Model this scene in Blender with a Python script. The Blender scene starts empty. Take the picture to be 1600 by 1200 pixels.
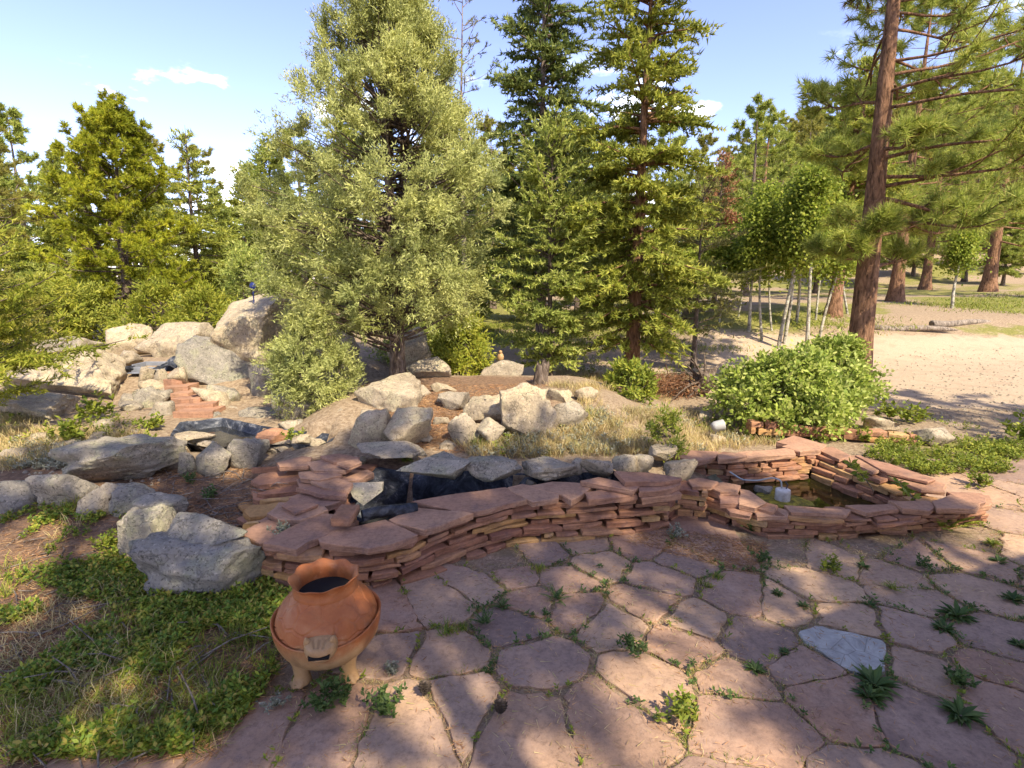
import bpy, bmesh, math, random
import numpy as np
from mathutils import Vector, noise as mnoise

S = bpy.context.scene
COL = S.collection
R = math.radians
# ------------------------------------------------------------------ camera, sky, sun, exposure
PITCH = R(10.5); CAMZ = 1.6; FPX = 873.0
cam = bpy.data.cameras.new('camera'); camo = bpy.data.objects.new('camera', cam); COL.objects.link(camo)
camo.location = (0, 0, CAMZ); camo.rotation_euler = (R(90) - PITCH, 0, 0)
cam.sensor_width = 36; cam.lens = 36 * FPX / 1600; cam.clip_start = .05; cam.clip_end = 2000
S.camera = camo
SUN_EL = R(47); SUNH = Vector((.55, -.83, 0)).normalized()
SUND = Vector((SUNH.x * math.cos(SUN_EL), SUNH.y * math.cos(SUN_EL), math.sin(SUN_EL)))
w = bpy.data.worlds.new('World'); S.world = w; w.use_nodes = True
nt = w.node_tree; nt.nodes.clear()
def N(t, **k):
    n = nt.nodes.new(t)
    for a, b in k.items(): setattr(n, a, b)
    return n
sky = N('ShaderNodeTexSky'); sky.sky_type = 'NISHITA'; sky.sun_disc = False
sky.sun_elevation = SUN_EL; sky.sun_rotation = math.atan2(SUNH.x, SUNH.y)
sky.altitude = 2400; sky.air_density = 1.0; sky.dust_density = 2.0; sky.ozone_density = 5.0
tc = N('ShaderNodeTexCoord'); mp = N('ShaderNodeMapping'); mp.inputs['Scale'].default_value = (1, 1, 2.3); mp.inputs['Location'].default_value = (3.1, .4, .15)
nz = N('ShaderNodeTexNoise'); nz.inputs['Scale'].default_value = 4.2; nz.inputs['Detail'].default_value = 9; nz.inputs['Roughness'].default_value = .55
rm = N('ShaderNodeMapRange'); rm.interpolation_type = 'SMOOTHSTEP'; rm.inputs['From Min'].default_value = .545; rm.inputs['From Max'].default_value = .62
sp = N('ShaderNodeSeparateXYZ')
bd = N('ShaderNodeMapRange'); bd.interpolation_type = 'SMOOTHSTEP'; bd.inputs['From Min'].default_value = .36; bd.inputs['From Max'].default_value = .2
mu = N('ShaderNodeMath', operation='MULTIPLY'); mx = N('ShaderNodeMix', data_type='RGBA'); mx.inputs['B'].default_value = (10.5, 10.6, 10.8, 1)
bg = N('ShaderNodeBackground'); bg.inputs['Strength'].default_value = .14; wo = N('ShaderNodeOutputWorld')
L = nt.links.new
L(tc.outputs['Generated'], mp.inputs['Vector']); L(mp.outputs[0], nz.inputs['Vector']); L(nz.outputs['Fac'], rm.inputs['Value'])
L(tc.outputs['Generated'], sp.inputs[0]); L(sp.outputs['Z'], bd.inputs['Value']); L(rm.outputs[0], mu.inputs[0]); L(bd.outputs[0], mu.inputs[1])
L(mu.outputs[0], mx.inputs['Factor']); tn = N('ShaderNodeMix', data_type='RGBA', blend_type='MULTIPLY'); tn.inputs['Factor'].default_value = 1; tn.inputs['B'].default_value = (1.2, .88, .88, 1)
L(sky.outputs[0], tn.inputs['A']); L(tn.outputs['Result'], mx.inputs['A']); L(mx.outputs['Result'], bg.inputs['Color']); L(bg.outputs[0], wo.inputs['Surface'])
sl = bpy.data.lights.new('sun', 'SUN'); sl.energy = 2.9; sl.angle = R(.53); sl.color = (1, .9, .72)
so = bpy.data.objects.new('sun', sl); COL.objects.link(so); so.rotation_euler = SUND.to_track_quat('Z', 'Y').to_euler(); so.location = (6, -4, 9)
vs = S.view_settings; vs.view_transform = 'Standard'; vs.look = 'None'; vs.gamma = 1; vs.exposure = 1.78; vs.use_curve_mapping = False
S.cycles.max_bounces = 5; S.cycles.transmission_bounces = 4; S.cycles.transparent_max_bounces = 4

# ------------------------------------------------------------------ small maths
rng = np.random.default_rng(7); random.seed(7)
def ss(a, b, v):
    t = np.clip((np.asarray(v, float) - a) / (b - a), 0, 1); return t * t * (3 - 2 * t)
def _h(i, j, k, s):
    n = (i * 374761393 + j * 668265263 + k * 2147483647 + s * 1274126177) & 0xffffffff
    n = ((n ^ (n >> 13)) * 1274126177) & 0xffffffff
    return ((n ^ (n >> 16)) & 0xffff) / 65535.0
def vnoise(p, s=0):                                  # value noise, -1..1
    p = np.asarray(p, float); i = np.floor(p).astype(np.int64); f = p - i; f = f * f * (3 - 2 * f); r = 0
    for a in (0, 1):
        for b in (0, 1):
            for c in (0, 1):
                r = r + _h(i[..., 0] + a, i[..., 1] + b, i[..., 2] + c, s) * np.where(a, f[..., 0], 1 - f[..., 0]) * np.where(b, f[..., 1], 1 - f[..., 1]) * np.where(c, f[..., 2], 1 - f[..., 2])
    return r * 2 - 1
def fbm(p, s=0, o=4):
    p = np.asarray(p, float); r = 0; a = 1
    for k in range(o): r = r + a * vnoise(p * 2 ** k + 17.3 * k, s + k); a *= .5
    return r
def nrm(v): return v / np.maximum(np.linalg.norm(v, axis=-1, keepdims=True), 1e-9)
CP, SP = math.cos(PITCH), math.sin(PITCH)
def ray(px, py):
    u, v = (px - 800) / FPX, (600 - py) / FPX
    return np.array((u, CP + v * SP, -SP + v * CP))
def onz(px, py, z=0.): d = ray(px, py); t = (z - CAMZ) / d[2]; return np.array((d[0] * t, d[1] * t, z))
def ony(px, py, Y): d = ray(px, py); t = Y / d[1]; return np.array((d[0] * t, Y, CAMZ + d[2] * t))
def inpoly(x, y, poly):
    x = np.asarray(x, float); y = np.asarray(y, float); c = np.zeros(x.shape, bool); n = len(poly)
    for i in range(n):
        x0, y0 = poly[i][:2]; x1, y1 = poly[i - 1][:2]
        if y0 == y1: continue
        c ^= ((y0 > y) != (y1 > y)) & (x < (x1 - x0) * (y - y0) / (y1 - y0) + x0)
    return c
def pz(pts, z): return [tuple(onz(a, b, z)[:2]) for a, b in pts]
POND = pz([(498, 806), (512, 772), (536, 746), (600, 735), (700, 742), (850, 745), (1000, 738), (1010, 746), (905, 760), (800, 774), (655, 800), (605, 822), (560, 822)], .2)
POOL = pz([(1112, 745), (1170, 728), (1275, 722), (1440, 788), (1420, 806), (1300, 808), (1190, 802), (1140, 782)], .1)
STREAM = pz([(272, 690), (285, 664), (345, 656), (420, 672), (520, 680), (508, 700), (440, 696), (340, 698)], .22)
PATIO = [tuple(onz(a, b)[:2]) for a, b in [(330, 1180), (395, 1060), (560, 935), (700, 890), (800, 850), (1040, 826), (1090, 832), (1180, 846), (1420, 836), (1540, 815), (1560, 770), (1480, 735), (1460, 700), (1700, 720)]] + [(5.6, 3.2), (4.5, 1.0), (-.6, 1.0)]
def Hraw(x, y):
    x = np.asarray(x, float); y = np.asarray(y, float)
    left = ss(-.9, -2.3, x) * (.12 * ss(2.9, 3.8, y) + .1 * ss(4., 5, y) + .3 * ss(6.0, 7.7, y))
    mid = ss(-2.6, -1.6, x) * (1 - ss(.6 + .1 * ss(3.9, 4.6, y), .95 + 1.25 * ss(3.9, 4.6, y), x)) * (.2 * ss(3.35, 3.75, y) + .25 * ss(4.1, 5.6, y)) * (1 - .9 * ss(6.6, 8.5, y))
    bed = .13 * ss(3.85, 4.3, y) * ss(.5, 1.0, x) * (1 - ss(1.35, 2.0, x)) * (1 - ss(5.5, 7, y))
    bank = .62 * ss(10.6, 14.2, y) * ss(.2, .36, x / np.maximum(y, 1)) + .35 * ss(11, 18, y)
    far = .016 * np.maximum(y - 15, 0) * ss(-.6, .1, x / np.maximum(y, 1)) * (1 - .5 * ss(60, 120, y))
    hill = 21 * ss(26, 100, y) * ss(.1, .66, x / np.maximum(y, 1))
    r = np.maximum(left, mid); r = np.maximum(r, bed)
    amp = .035 * ss(4, 7, y) + .25 * ss(15, 40, y)
    n = fbm(np.stack([x * .8, y * .8, x * 0], -1), 3, 3)
    return r + bank + far + hill + amp * n * .6 + .012 * n * ss(-.4, -1.2, x)
def H(x, y):
    r = Hraw(x, y)
    r = np.where(inpoly(x, y, POND), -.42, r); r = np.where(inpoly(x, y, POOL), -.35, r); r = np.where(inpoly(x, y, STREAM), .02, r)
    return r
def Hs(x, y): return float(Hraw(np.array([x]), np.array([y]))[0])
def hit(px, py):
    d = ray(px, py); t = np.linspace(1.0, 110, 12000); z = CAMZ + d[2] * t; h = Hraw(d[0] * t, d[1] * t)
    k = np.argmax(z < h)
    if z[k] >= h[k]: k = len(t) - 1
    return np.array((d[0] * t[k], d[1] * t[k], h[k]))

# ------------------------------------------------------------------ object helpers
def tag(o, label=None, cat=None, group=None, kind=None):
    if label: o['label'] = label
    if cat: o['category'] = cat
    if group: o['group'] = group
    if kind: o['kind'] = kind
    return o
def empty(name, loc=(0, 0, 0), rz=0):
    o = bpy.data.objects.new(name, None); COL.objects.link(o); o.location = [float(c) for c in loc]; o.rotation_euler[2] = rz; o.empty_display_size = .1; return o
def link(name, me, parent=None, loc=None):
    o = bpy.data.objects.new(name, me); COL.objects.link(o)
    if loc is not None: o.location = [float(c) for c in loc]
    if parent is not None: o.parent = parent
    return o
def npmesh(name, V, F, mat, smooth=False):           # F: (n,k) array, or list of such arrays
    V = np.asarray(V, np.float32); Fs = F if isinstance(F, list) else [F]; Fs = [np.asarray(f, np.int32) for f in Fs if len(f)]
    me = bpy.data.meshes.new(name); me.vertices.add(len(V)); me.vertices.foreach_set('co', V.ravel())
    nl = sum(f.size for f in Fs); npoly = sum(len(f) for f in Fs)
    me.loops.add(nl); me.polygons.add(npoly)
    me.loops.foreach_set('vertex_index', np.concatenate([f.ravel() for f in Fs]))
    tot = np.concatenate([np.full(len(f), f.shape[1]) for f in Fs]); st = np.concatenate([[0], np.cumsum(tot)[:-1]])
    me.polygons.foreach_set('loop_start', st.astype(np.int32)); me.polygons.foreach_set('loop_total', tot.astype(np.int32))
    me.update(calc_edges=True); me.validate()
    if smooth: me.polygons.foreach_set('use_smooth', np.ones(len(me.polygons), bool))
    if mat: me.materials.append(mat)
    return me
def pymesh(name, V, F, mat, smooth=False):
    me = bpy.data.meshes.new(name); me.from_pydata([tuple(map(float, v)) for v in V], [], [tuple(map(int, f)) for f in F]); me.update()
    if smooth: me.polygons.foreach_set('use_smooth', np.ones(len(me.polygons), bool))
    me.materials.append(mat); return me
class Acc:                                            # collects geometry of ONE part
    def __init__(s): s.V = []; s.F = {}; s.n = 0
    def add(s, V, F):
        V = np.asarray(V, float).reshape(-1, 3); F = np.asarray(F)
        s.V.append(V); s.F.setdefault(F.shape[1], []).append(F + s.n); s.n += len(V)
    def mesh(s, name, mat, smooth=False): return npmesh(name, np.concatenate(s.V), [np.concatenate(f) for f in s.F.values()], mat, smooth)
def tube(P, rad, k=6):
    P = np.asarray(P, float); n = len(P); rad = np.broadcast_to(np.asarray(rad, float), (n,))
    T = nrm(np.gradient(P, axis=0)); ref = np.array((0, 0, 1.)) if abs(T[0][2]) < .9 else np.array((1., 0, 0))
    A = nrm(np.cross(T, ref)); B = np.cross(T, A); a = np.linspace(0, 2 * math.pi, k, endpoint=False)
    V = (P[:, None] + rad[:, None, None] * (np.cos(a)[None, :, None] * A[:, None] + np.sin(a)[None, :, None] * B[:, None])).reshape(-1, 3)
    i = np.arange(n - 1)[:, None] * k; j = np.arange(k)[None]; j2 = (j + 1) % k
    F = np.stack([i + j, i + j2, i + k + j2, i + k + j], -1).reshape(-1, 4)
    return V, F
def kites(P, D, Ln, Wd, r, face=None, fs=.55):        # leaf-like quads; face = the way the blades tend to turn
    P = np.asarray(P, float); n = len(P); D = nrm(D); q = nrm(np.cross(D, r.normal(size=(n, 3)) * (1 if face is None else fs) + (0 if face is None else face)))
    Ln = np.broadcast_to(Ln, (n,))[:, None]; Wd = np.broadcast_to(Wd, (n,))[:, None]
    m = P + D * Ln * .5
    V = np.stack([P, m + q * Wd * .5, P + D * Ln, m - q * Wd * .5], 1).reshape(-1, 3)
    return V, np.arange(4 * n).reshape(n, 4)
def spikes(P, D, Ln, Wd, r, face=None, fs=.6):        # needle triangles
    P = np.asarray(P, float); n = len(P); D = nrm(D); q = nrm(np.cross(D, r.normal(size=(n, 3)) * (1 if face is None else fs) + (0 if face is None else face)))
    Ln = np.broadcast_to(Ln, (n,))[:, None]; Wd = np.broadcast_to(Wd, (n,))[:, None]
    V = np.stack([P + q * Wd * .5, P + D * Ln, P - q * Wd * .5], 1).reshape(-1, 3)
    return V, np.arange(3 * n).reshape(n, 3)
def blades(P, D, Ln, Wd, r, bend=.5):                 # bent grass blade: quad + tri
    P = np.asarray(P, float); n = len(P); D = nrm(D); h = r.normal(size=(n, 3)); h[:, 2] = 0; h = nrm(h + D * [1.5, 1.5, 0])
    q = nrm(np.cross(h, [0, 0, 1.])); Ln = np.broadcast_to(Ln, (n,))[:, None]; Wd = np.broadcast_to(Wd, (n,))[:, None]
    m = P + D * Ln * .55; t = m + nrm(D + h * bend - [0, 0, bend * .5]) * Ln * .45
    V = np.stack([P + q * Wd * .5, P - q * Wd * .5, m - q * Wd * .4, m + q * Wd * .4, t], 1).reshape(-1, 3)
    b = np.arange(n)[:, None] * 5
    return V, b + [[0, 1, 2, 3]], b + [[3, 2, 4]]

# ------------------------------------------------------------------ materials
def ramp(nt, stops):
    r = nt.nodes.new('ShaderNodeValToRGB'); e = r.color_ramp.elements
    while len(e) < len(stops): e.new(.5)
    for i, (p, c) in enumerate(stops): e[i].position = p; e[i].color = (*c, 1)
    return r
def even(cols): return [(i / max(1, len(cols) - 1), c) for i, c in enumerate(cols)]
class MB:
    def __init__(s, name):
        s.m = bpy.data.materials.new(name); s.m.use_nodes = True; s.nt = s.m.node_tree; s.b = s.nt.nodes['Principled BSDF']; s.out = s.nt.nodes['Material Output']; s.b.inputs['Specular IOR Level'].default_value = .25
    def n(s, t, **k):
        n = s.nt.nodes.new(t)
        for a, b in k.items():
            if a[0] == '_': n.inputs[a[1:].replace('_', ' ')].default_value = b
            else: setattr(n, a, b)
        return n
    def l(s, a, b): s.nt.links.new(a, b)
    def coord(s, kind='Object'):
        return s.n('ShaderNodeTexCoord').outputs[kind]
    def noise(s, v, scale, detail=6, rough=.6, dist=0):
        n = s.n('ShaderNodeTexNoise', _Scale=scale, _Detail=detail, _Roughness=rough, _Distortion=dist); s.l(v, n.inputs['Vector']); return n.outputs['Fac']
    def ramp(s, f, stops): r = ramp(s.nt, stops); s.l(f, r.inputs['Fac']); return r.outputs['Color']
    def mix(s, f, a, b, mode='MIX'):
        m = s.n('ShaderNodeMix', data_type='RGBA', blend_type=mode)
        for sock, v in ((m.inputs['Factor'], f), (m.inputs['A'], a), (m.inputs['B'], b)):
            if isinstance(v, (int, float)): sock.default_value = v
            elif isinstance(v, tuple): sock.default_value = (*v, 1)
            else: s.l(v, sock)
        return m.outputs['Result']
    def rng(s, f, a, b, c=0., d=1.):
        m = s.n('ShaderNodeMapRange'); s.l(f, m.inputs['Value'])
        for k, v in (('From Min', a), ('From Max', b), ('To Min', c), ('To Max', d)): m.inputs[k].default_value = v
        return m.outputs[0]
    def bump(s, h, strength=.4, dist=.02, prev=None):
        b = s.n('ShaderNodeBump', _Strength=strength, _Distance=dist); s.l(h, b.inputs['Height'])
        if prev is not None: s.l(prev, b.inputs['Normal'])
        return b.outputs['Normal']
    def fin(s, col, normal=None, rough=.85):
        if isinstance(col, tuple): s.b.inputs['Base Color'].default_value = (*col, 1)
        else: s.l(col, s.b.inputs['Base Color'])
        s.b.inputs['Roughness'].default_value = rough
        if normal is not None: s.l(normal, s.b.inputs['Normal'])
        return s.m
def leafmat(name, cols, transl=.42, clump=1.2, rough=.6):
    b = MB(name); g = b.n('ShaderNodeNewGeometry'); c = b.ramp(g.outputs['Random Per Island'], even(cols))
    nz = b.noise(b.coord('Object'), clump, 3); c = b.mix(1., c, b.ramp(nz, [(.3, (.62, .66, .6)), (.7, (1.25, 1.2, 1.1))]), 'MULTIPLY')
    b.fin(c, rough=rough); t = b.n('ShaderNodeBsdfTranslucent'); b.l(c, t.inputs['Color'])
    ms = b.n('ShaderNodeMixShader'); ms.inputs[0].default_value = transl; b.l(b.b.outputs[0], ms.inputs[1]); b.l(t.outputs[0], ms.inputs[2]); b.l(ms.outputs[0], b.out.inputs['Surface'])
    return b.m
def barkmat(name, c0, c1, sc=(26, 26, 7)):
    b = MB(name); mpn = b.n('ShaderNodeMapping'); mpn.inputs['Scale'].default_value = sc; b.l(b.coord(), mpn.inputs['Vector'])
    f = b.noise(mpn.outputs[0], 1., 8, .65, .6); return b.fin(b.ramp(f, [(.32, tuple(x * .22 for x in c0)), (.48, c0), (.66, c1)]), b.bump(f, 1., .06), .95)
def granite(name, c_light, c_dark, lichen):
    b = MB(name); co = b.coord(); oi = b.n('ShaderNodeObjectInfo').outputs['Random']; ofs = b.n('ShaderNodeVectorMath', operation='ADD'); b.l(co, ofs.inputs[0]); b.l(oi, ofs.inputs[1]); v = ofs.outputs[0]
    big = b.noise(v, 2.2, 8, .65, .5); c = b.ramp(big, [(.3, c_dark), (.6, c_light)])
    c = b.mix(b.rng(b.noise(v, 5., 9, .75), .5, .6), c, lichen)
    mid = b.noise(v, 17, 8, .78); c = b.mix(.9, c, b.ramp(mid, [(.3, (.6, .58, .54)), (.46, (.95, .93, .9)), (.62, (1.2, 1.16, 1.1)), (.75, (.88, .82, .74))]), 'MULTIPLY')
    spk = b.noise(v, 62, 3, .75); c = b.mix(b.rng(spk, .55, .66, 0, .8), c, tuple(x * .28 for x in c_dark))
    sp2 = b.noise(v, 41, 3, .7); c = b.mix(b.rng(sp2, .57, .7, 0, .6), c, (.6, .52, .41))
    c = b.mix(b.rng(b.noise(v, 3.3, 10, .8, 1.4), .57, .7, 0, .55), c, (.12, .105, .08))
    vo = b.n('ShaderNodeTexVoronoi', feature='DISTANCE_TO_EDGE', _Scale=1.7); wv = b.n('ShaderNodeVectorMath', operation='ADD'); nn = b.n('ShaderNodeTexNoise', _Scale=3., _Detail=5.); b.l(v, nn.inputs['Vector']); b.l(v, wv.inputs[0]); b.l(nn.outputs['Color'], wv.inputs[1]); b.l(wv.outputs[0], vo.inputs['Vector'])
    crack = b.rng(vo.outputs['Distance'], 0., .012, .55, 0); c = b.mix(crack, c, tuple(x * .3 for x in c_dark))
    c = b.mix(1., c, b.ramp(oi, [(0, (.78, .78, .8)), (1, (1.12, 1.06, .96))]), 'MULTIPLY')
    n1 = b.bump(b.noise(v, 7, 12, .75), .5, .05); n2 = b.bump(mid, .5, .022, n1); n3 = b.bump(spk, .35, .012, n2); ci = b.rng(vo.outputs['Distance'], 0., .03); n4 = b.bump(ci, .25, .015, n3)
    return b.fin(c, n4, .95)
def sandstone(name, cols, top=False):
    b = MB(name); co = b.coord(); oi = b.n('ShaderNodeObjectInfo').outputs['Random']
    base = b.ramp(oi, cols)
    mpn = b.n('ShaderNodeMapping'); mpn.inputs['Scale'].default_value = (3, 3, 46); b.l(co, mpn.inputs['Vector'])
    lay = b.noise(mpn.outputs[0], 1.2, 6, .6, .3); big = b.noise(co, 5, 7, .65, .5)
    c = b.mix(.85, base, b.ramp(lay, [(.3, (.55, .52, .5)), (.5, (1, 1, 1)), (.72, (1.22, 1.18, 1.1))]), 'MULTIPLY')
    c = b.mix(b.rng(big, .55, .72, 0, .5), c, (.42, .27, .16))
    c = b.mix(b.rng(b.noise(co, 3.1, 9, .75), .56, .68, 0, .65), c, (.13, .085, .08))
    c = b.mix(.8, c, b.ramp(b.noise(co, 34, 6, .8), [(.3, (.55, .52, .5)), (.5, (1, 1, 1)), (.7, (1.3, 1.25, 1.18))]), 'MULTIPLY')
    n1 = b.bump(lay, .6, .012); n2 = b.bump(b.noise(co, 26, 10, .78), .5, .01, n1)
    return b.fin(c, n2, .9)
M = {}
M['granite'] = granite('granite', (.43, .37, .27), (.27, .225, .16), (.4, .36, .245))
M['granite_grey'] = granite('granite_grey', (.35, .32, .26), (.2, .185, .15), (.31, .3, .205))
M['red'] = sandstone('red_sandstone', [(0, (0.357, 0.174, 0.092)), (.2, (0.246, 0.114, 0.068)), (.4, (0.413, 0.218, 0.117)), (.6, (0.301, 0.147, 0.083)), (.75, (0.368, 0.196, 0.112)), (.87, (0.435, 0.239, 0.083)), (1, (0.480, 0.305, 0.137))])
M['slab'] = sandstone('red_sandstone_cap', [(0, (0.368, 0.206, 0.122)), (.35, (0.290, 0.153, 0.098)), (.7, (0.402, 0.234, 0.141)), (1, (0.324, 0.179, 0.112))])
M['bark_red'] = barkmat('ponderosa_bark', (.2, .105, .055), (.36, .2, .11))
M['bark'] = barkmat('conifer_bark', (.14, .1, .07), (.27, .21, .16))
M['bark_aspen'] = barkmat('aspen_bark', (.34, .31, .23), (.52, .49, .39), (6, 6, 9))
M['twig'] = barkmat('dry_twig', (.24, .19, .14), (.42, .35, .27))
M['fir'] = leafmat('fir_needles', [(0.172, 0.210, 0.034), (0.304, 0.333, 0.052), (0.489, 0.480, 0.091)])
M['fir_dark'] = leafmat('dark_fir_needles', [(0.095, 0.137, 0.038), (0.168, 0.210, 0.052), (0.298, 0.325, 0.087)])
M['fir_pale'] = leafmat('pale_fir_needles', [(0.217, 0.280, 0.051), (0.382, 0.427, 0.097), (0.549, 0.549, 0.161)])
M['fir_straw'] = leafmat('straw_fir_needles', [(0.146, 0.156, 0.037), (0.244, 0.240, 0.069), (0.354, 0.324, 0.112)])
M['juniper'] = leafmat('juniper_scales', [(0.265, 0.293, 0.082), (0.420, 0.439, 0.144), (0.585, 0.588, 0.234)], clump=2.2)
M['pine_y'] = leafmat('limber_pine_needles', [(0.205, 0.259, 0.019), (0.381, 0.409, 0.031), (0.556, 0.518, 0.048)])
M['pine'] = leafmat('ponderosa_needles', [(0.196, 0.255, 0.040), (0.345, 0.401, 0.068), (0.576, 0.558, 0.146)])
M['olive'] = leafmat('olive_needles', [(0.174, 0.186, 0.031), (0.307, 0.294, 0.052), (0.472, 0.402, 0.103)])
M['shrub_y'] = leafmat('yellow_green_leaves', [(0.177, 0.218, 0.018), (0.306, 0.329, 0.037), (0.451, 0.422, 0.067)])
M['aspen'] = leafmat('aspen_leaves', [(0.161, 0.218, 0.025), (0.274, 0.344, 0.044), (0.419, 0.438, 0.075)], .5)
M['bush'] = leafmat('lilac_leaves', [(0.177, 0.246, 0.035), (0.319, 0.387, 0.066), (0.531, 0.559, 0.176)], .4, 3)
M['kinni'] = leafmat('kinnikinnick_leaves', [(0.087, 0.154, 0.022), (0.159, 0.242, 0.030), (0.302, 0.351, 0.044), (0.397, 0.293, 0.074)], .3, 1.4)
M['weed'] = leafmat('weed_leaves', [(.055, .1, .025), (.1, .16, .04), (.17, .22, .07)], .3, 5)
M['weed_y'] = leafmat('yellow_weed_leaves', [(.12, .17, .02), (.22, .26, .03), (.33, .33, .05)], .3, 5)
M['sage'] = leafmat('silver_leaves', [(.2, .21, .15), (.32, .32, .23), (.45, .43, .33)], .2, 3)
M['dry'] = leafmat('dry_grass', [(0.317, 0.228, 0.094), (0.512, 0.384, 0.175), (0.683, 0.540, 0.300), (0.366, 0.360, 0.100)], .3, 1.5)
M['needle_litter'] = leafmat('needle_litter', [(0.221, 0.106, 0.048), (0.390, 0.200, 0.090), (0.546, 0.350, 0.180)], .1, 3)
M['dead_red'] = leafmat('dead_red_needles', [(.2, .08, .04), (.33, .15, .07), (.42, .24, .12)], .2)
# ------------------------------------------------------------------ ground
def axis(a, b, step, far_lo, far_hi, g=1.085):
    c = list(np.arange(a, b, step)); lo = [a]; d = step
    while lo[-1] > far_lo: d *= g; lo.append(lo[-1] - d)
    hi = [c[-1]]; d = step
    while hi[-1] < far_hi: d *= g; hi.append(hi[-1] + d)
    return np.array(lo[:0:-1] + c + hi[1:])
gx = axis(-5.6, 6.2, .085, -500, 500); gy = axis(.9, 9.5, .085, -60, 900)
X, Y = np.meshgrid(gx, gy); Z = H(X, Y)
Z = Z - .012 * inpoly(X, Y, PATIO) + .006 * vnoise(np.stack([X * 9, Y * 9, X * 0], -1), 5)
nx, ny = len(gx), len(gy); V = np.stack([X, Y, Z], -1).reshape(-1, 3)
i = (np.arange(ny - 1)[:, None] * nx + np.arange(nx - 1)[None]).ravel()
F = np.stack([i, i + 1, i + 1 + nx, i + nx], -1)
b = MB('ground_soil'); co = b.coord(); at = b.n('ShaderNodeAttribute', attribute_name='cover'); sx = b.n('ShaderNodeSeparateColor'); b.l(at.outputs['Color'], sx.inputs[0])
f1 = b.noise(co, 2.6, 9, .7, .3); f2 = b.noise(co, 26, 8, .75); f3 = b.noise(co, 90, 4, .7)
soil = b.ramp(f2, [(.3, (.13, .085, .05)), (.5, (.3, .215, .13)), (.7, (.47, .37, .24))])
grit = b.ramp(f3, [(.35, (.36, .26, .165)), (.55, (.48, .36, .235)), (.7, (.57, .445, .305))])
grit = b.mix(b.rng(f1, .5, .62, 0, .45), grit, (.34, .24, .15))
lit = b.ramp(f2, [(.3, (.08, .05, .03)), (.5, (.2, .12, .07)), (.7, (.36, .23, .13))])
grs = b.ramp(f2, [(.32, (.075, .085, .02)), (.5, (.19, .18, .04)), (.68, (.34, .28, .09))])
def brk(ch, lo=.38, hi=.58):
    m = b.n('ShaderNodeMath', operation='ADD'); b.l(ch, m.inputs[0]); b.l(b.rng(f1, .25, .75, -.3, .3), m.inputs[1]); return b.rng(m.outputs[0], lo, hi)
c = b.mix(brk(sx.outputs['Green']), soil, grs); c = b.mix(brk(sx.outputs['Blue']), c, lit); c = b.mix(brk(sx.outputs['Red']), c, grit)
M['ground'] = b.fin(c, b.bump(f3, .5, .012, b.bump(f2, .7, .035)), .97)
gme = npmesh('ground', V, F, M['ground'], True)
u = V[:, 0] / np.maximum(V[:, 1], .5); yy = V[:, 1]; xx = V[:, 0]
red = ss(6.6, 7.3, yy) * (1 - ss(11.5, 13.5, yy)) * ss(.3, .42, u) + ss(8.3, 8.8, yy) * (1 - ss(9.9, 10.6, yy)) * ss(-.02, .06, u) + .3 * ss(11.5, 12.2, yy) * (1 - ss(14, 15.5, yy)) * ss(.02, .1, u) * (1 - ss(.36, .5, u))
grn = ss(11.2, 13.5, yy) * .9 * (.55 + .8 * vnoise(V * [.35, .8, .35], 8)) + .62 * ss(3.2, 3.8, yy) * (1 - ss(5, 6.5, yy)) * ss(3., 3.8, xx) + .3 * ss(7, 8, yy) * (u < 0)
blu = ss(-.5, -1., xx) * (1 - ss(3.9, 4.6, yy)) + ss(4.2, 4.8, yy) * (1 - ss(6.2, 7.3, yy)) * ss(-1.6, -1.1, xx) * (1 - ss(.1, .7, xx)) * .8 + .25 * ss(12, 16, yy)
ca = gme.color_attributes.new('cover', 'FLOAT_COLOR', 'POINT')
ca.data.foreach_set('color', np.stack([np.clip(red, 0, 1), np.clip(grn, 0, 1), np.clip(blu, 0, 1), np.ones_like(red)], -1).astype(np.float32).ravel())
tag(link('ground', gme), kind='structure')

# ------------------------------------------------------------------ stone pieces
def arear(p): p = np.asarray(p); x, y = p[:, 0], p[:, 1]; return .5 * np.sum(x * np.roll(y, -1) - y * np.roll(x, -1))
def roughen(poly, seg, amp, r):
    out = []; n = len(poly)
    for i in range(n):
        a = np.array(poly[i][:2], float); c = np.array(poly[(i + 1) % n][:2], float); d = np.linalg.norm(c - a); k = max(1, int(d / seg)); nn = np.array((c[1] - a[1], a[0] - c[0])) / max(d, 1e-6)
        for j in range(k):
            t = (j + (r.uniform(-.25, .25) if j else 0)) / k
            out.append(a + (c - a) * t + nn * r.normal() * amp * (1 if j else .5))
    return np.array(out)
def slab_mesh(name, poly, z0, z1, mat, r, ch=.003, tilt=(0, 0), dip=.0):
    """irregular flat stone: plan outline, bulging split edge, chamfered rim, slightly uneven top"""
    p = np.asarray(poly, float)
    if arear(p) < 0: p = p[::-1]
    n = len(p); c = p.mean(0); d = p - c; ln = np.linalg.norm(d, axis=1, keepdims=True); u = d / np.maximum(ln, 1e-6)
    h = z1 - z0; rings = []
    for zz, off in ((z0, -.004), (z0 + h * .35, r.uniform(-.006, .006, (n, 1))), (z1 - min(ch, h * .3), r.uniform(-.004, .003, (n, 1))), (z1, -ch * 1.2 - r.uniform(0, .003, (n, 1)))):
        q = c + d + u * off; zc = zz + (q - c) @ np.array(tilt) + r.normal(size=n) * dip
        rings.append(np.column_stack([q - c, zc - z0]))
    V = np.concatenate(rings); F = []
    for k in range(3):
        for j in range(n): F.append((k * n + j, k * n + (j + 1) % n, (k + 1) * n + (j + 1) % n, (k + 1) * n + j))
    F.append(tuple(range(3 * n, 4 * n))); F.append(tuple(range(n - 1, -1, -1)))
    return pymesh(name, V, F, mat), (c[0], c[1], z0)
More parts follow.
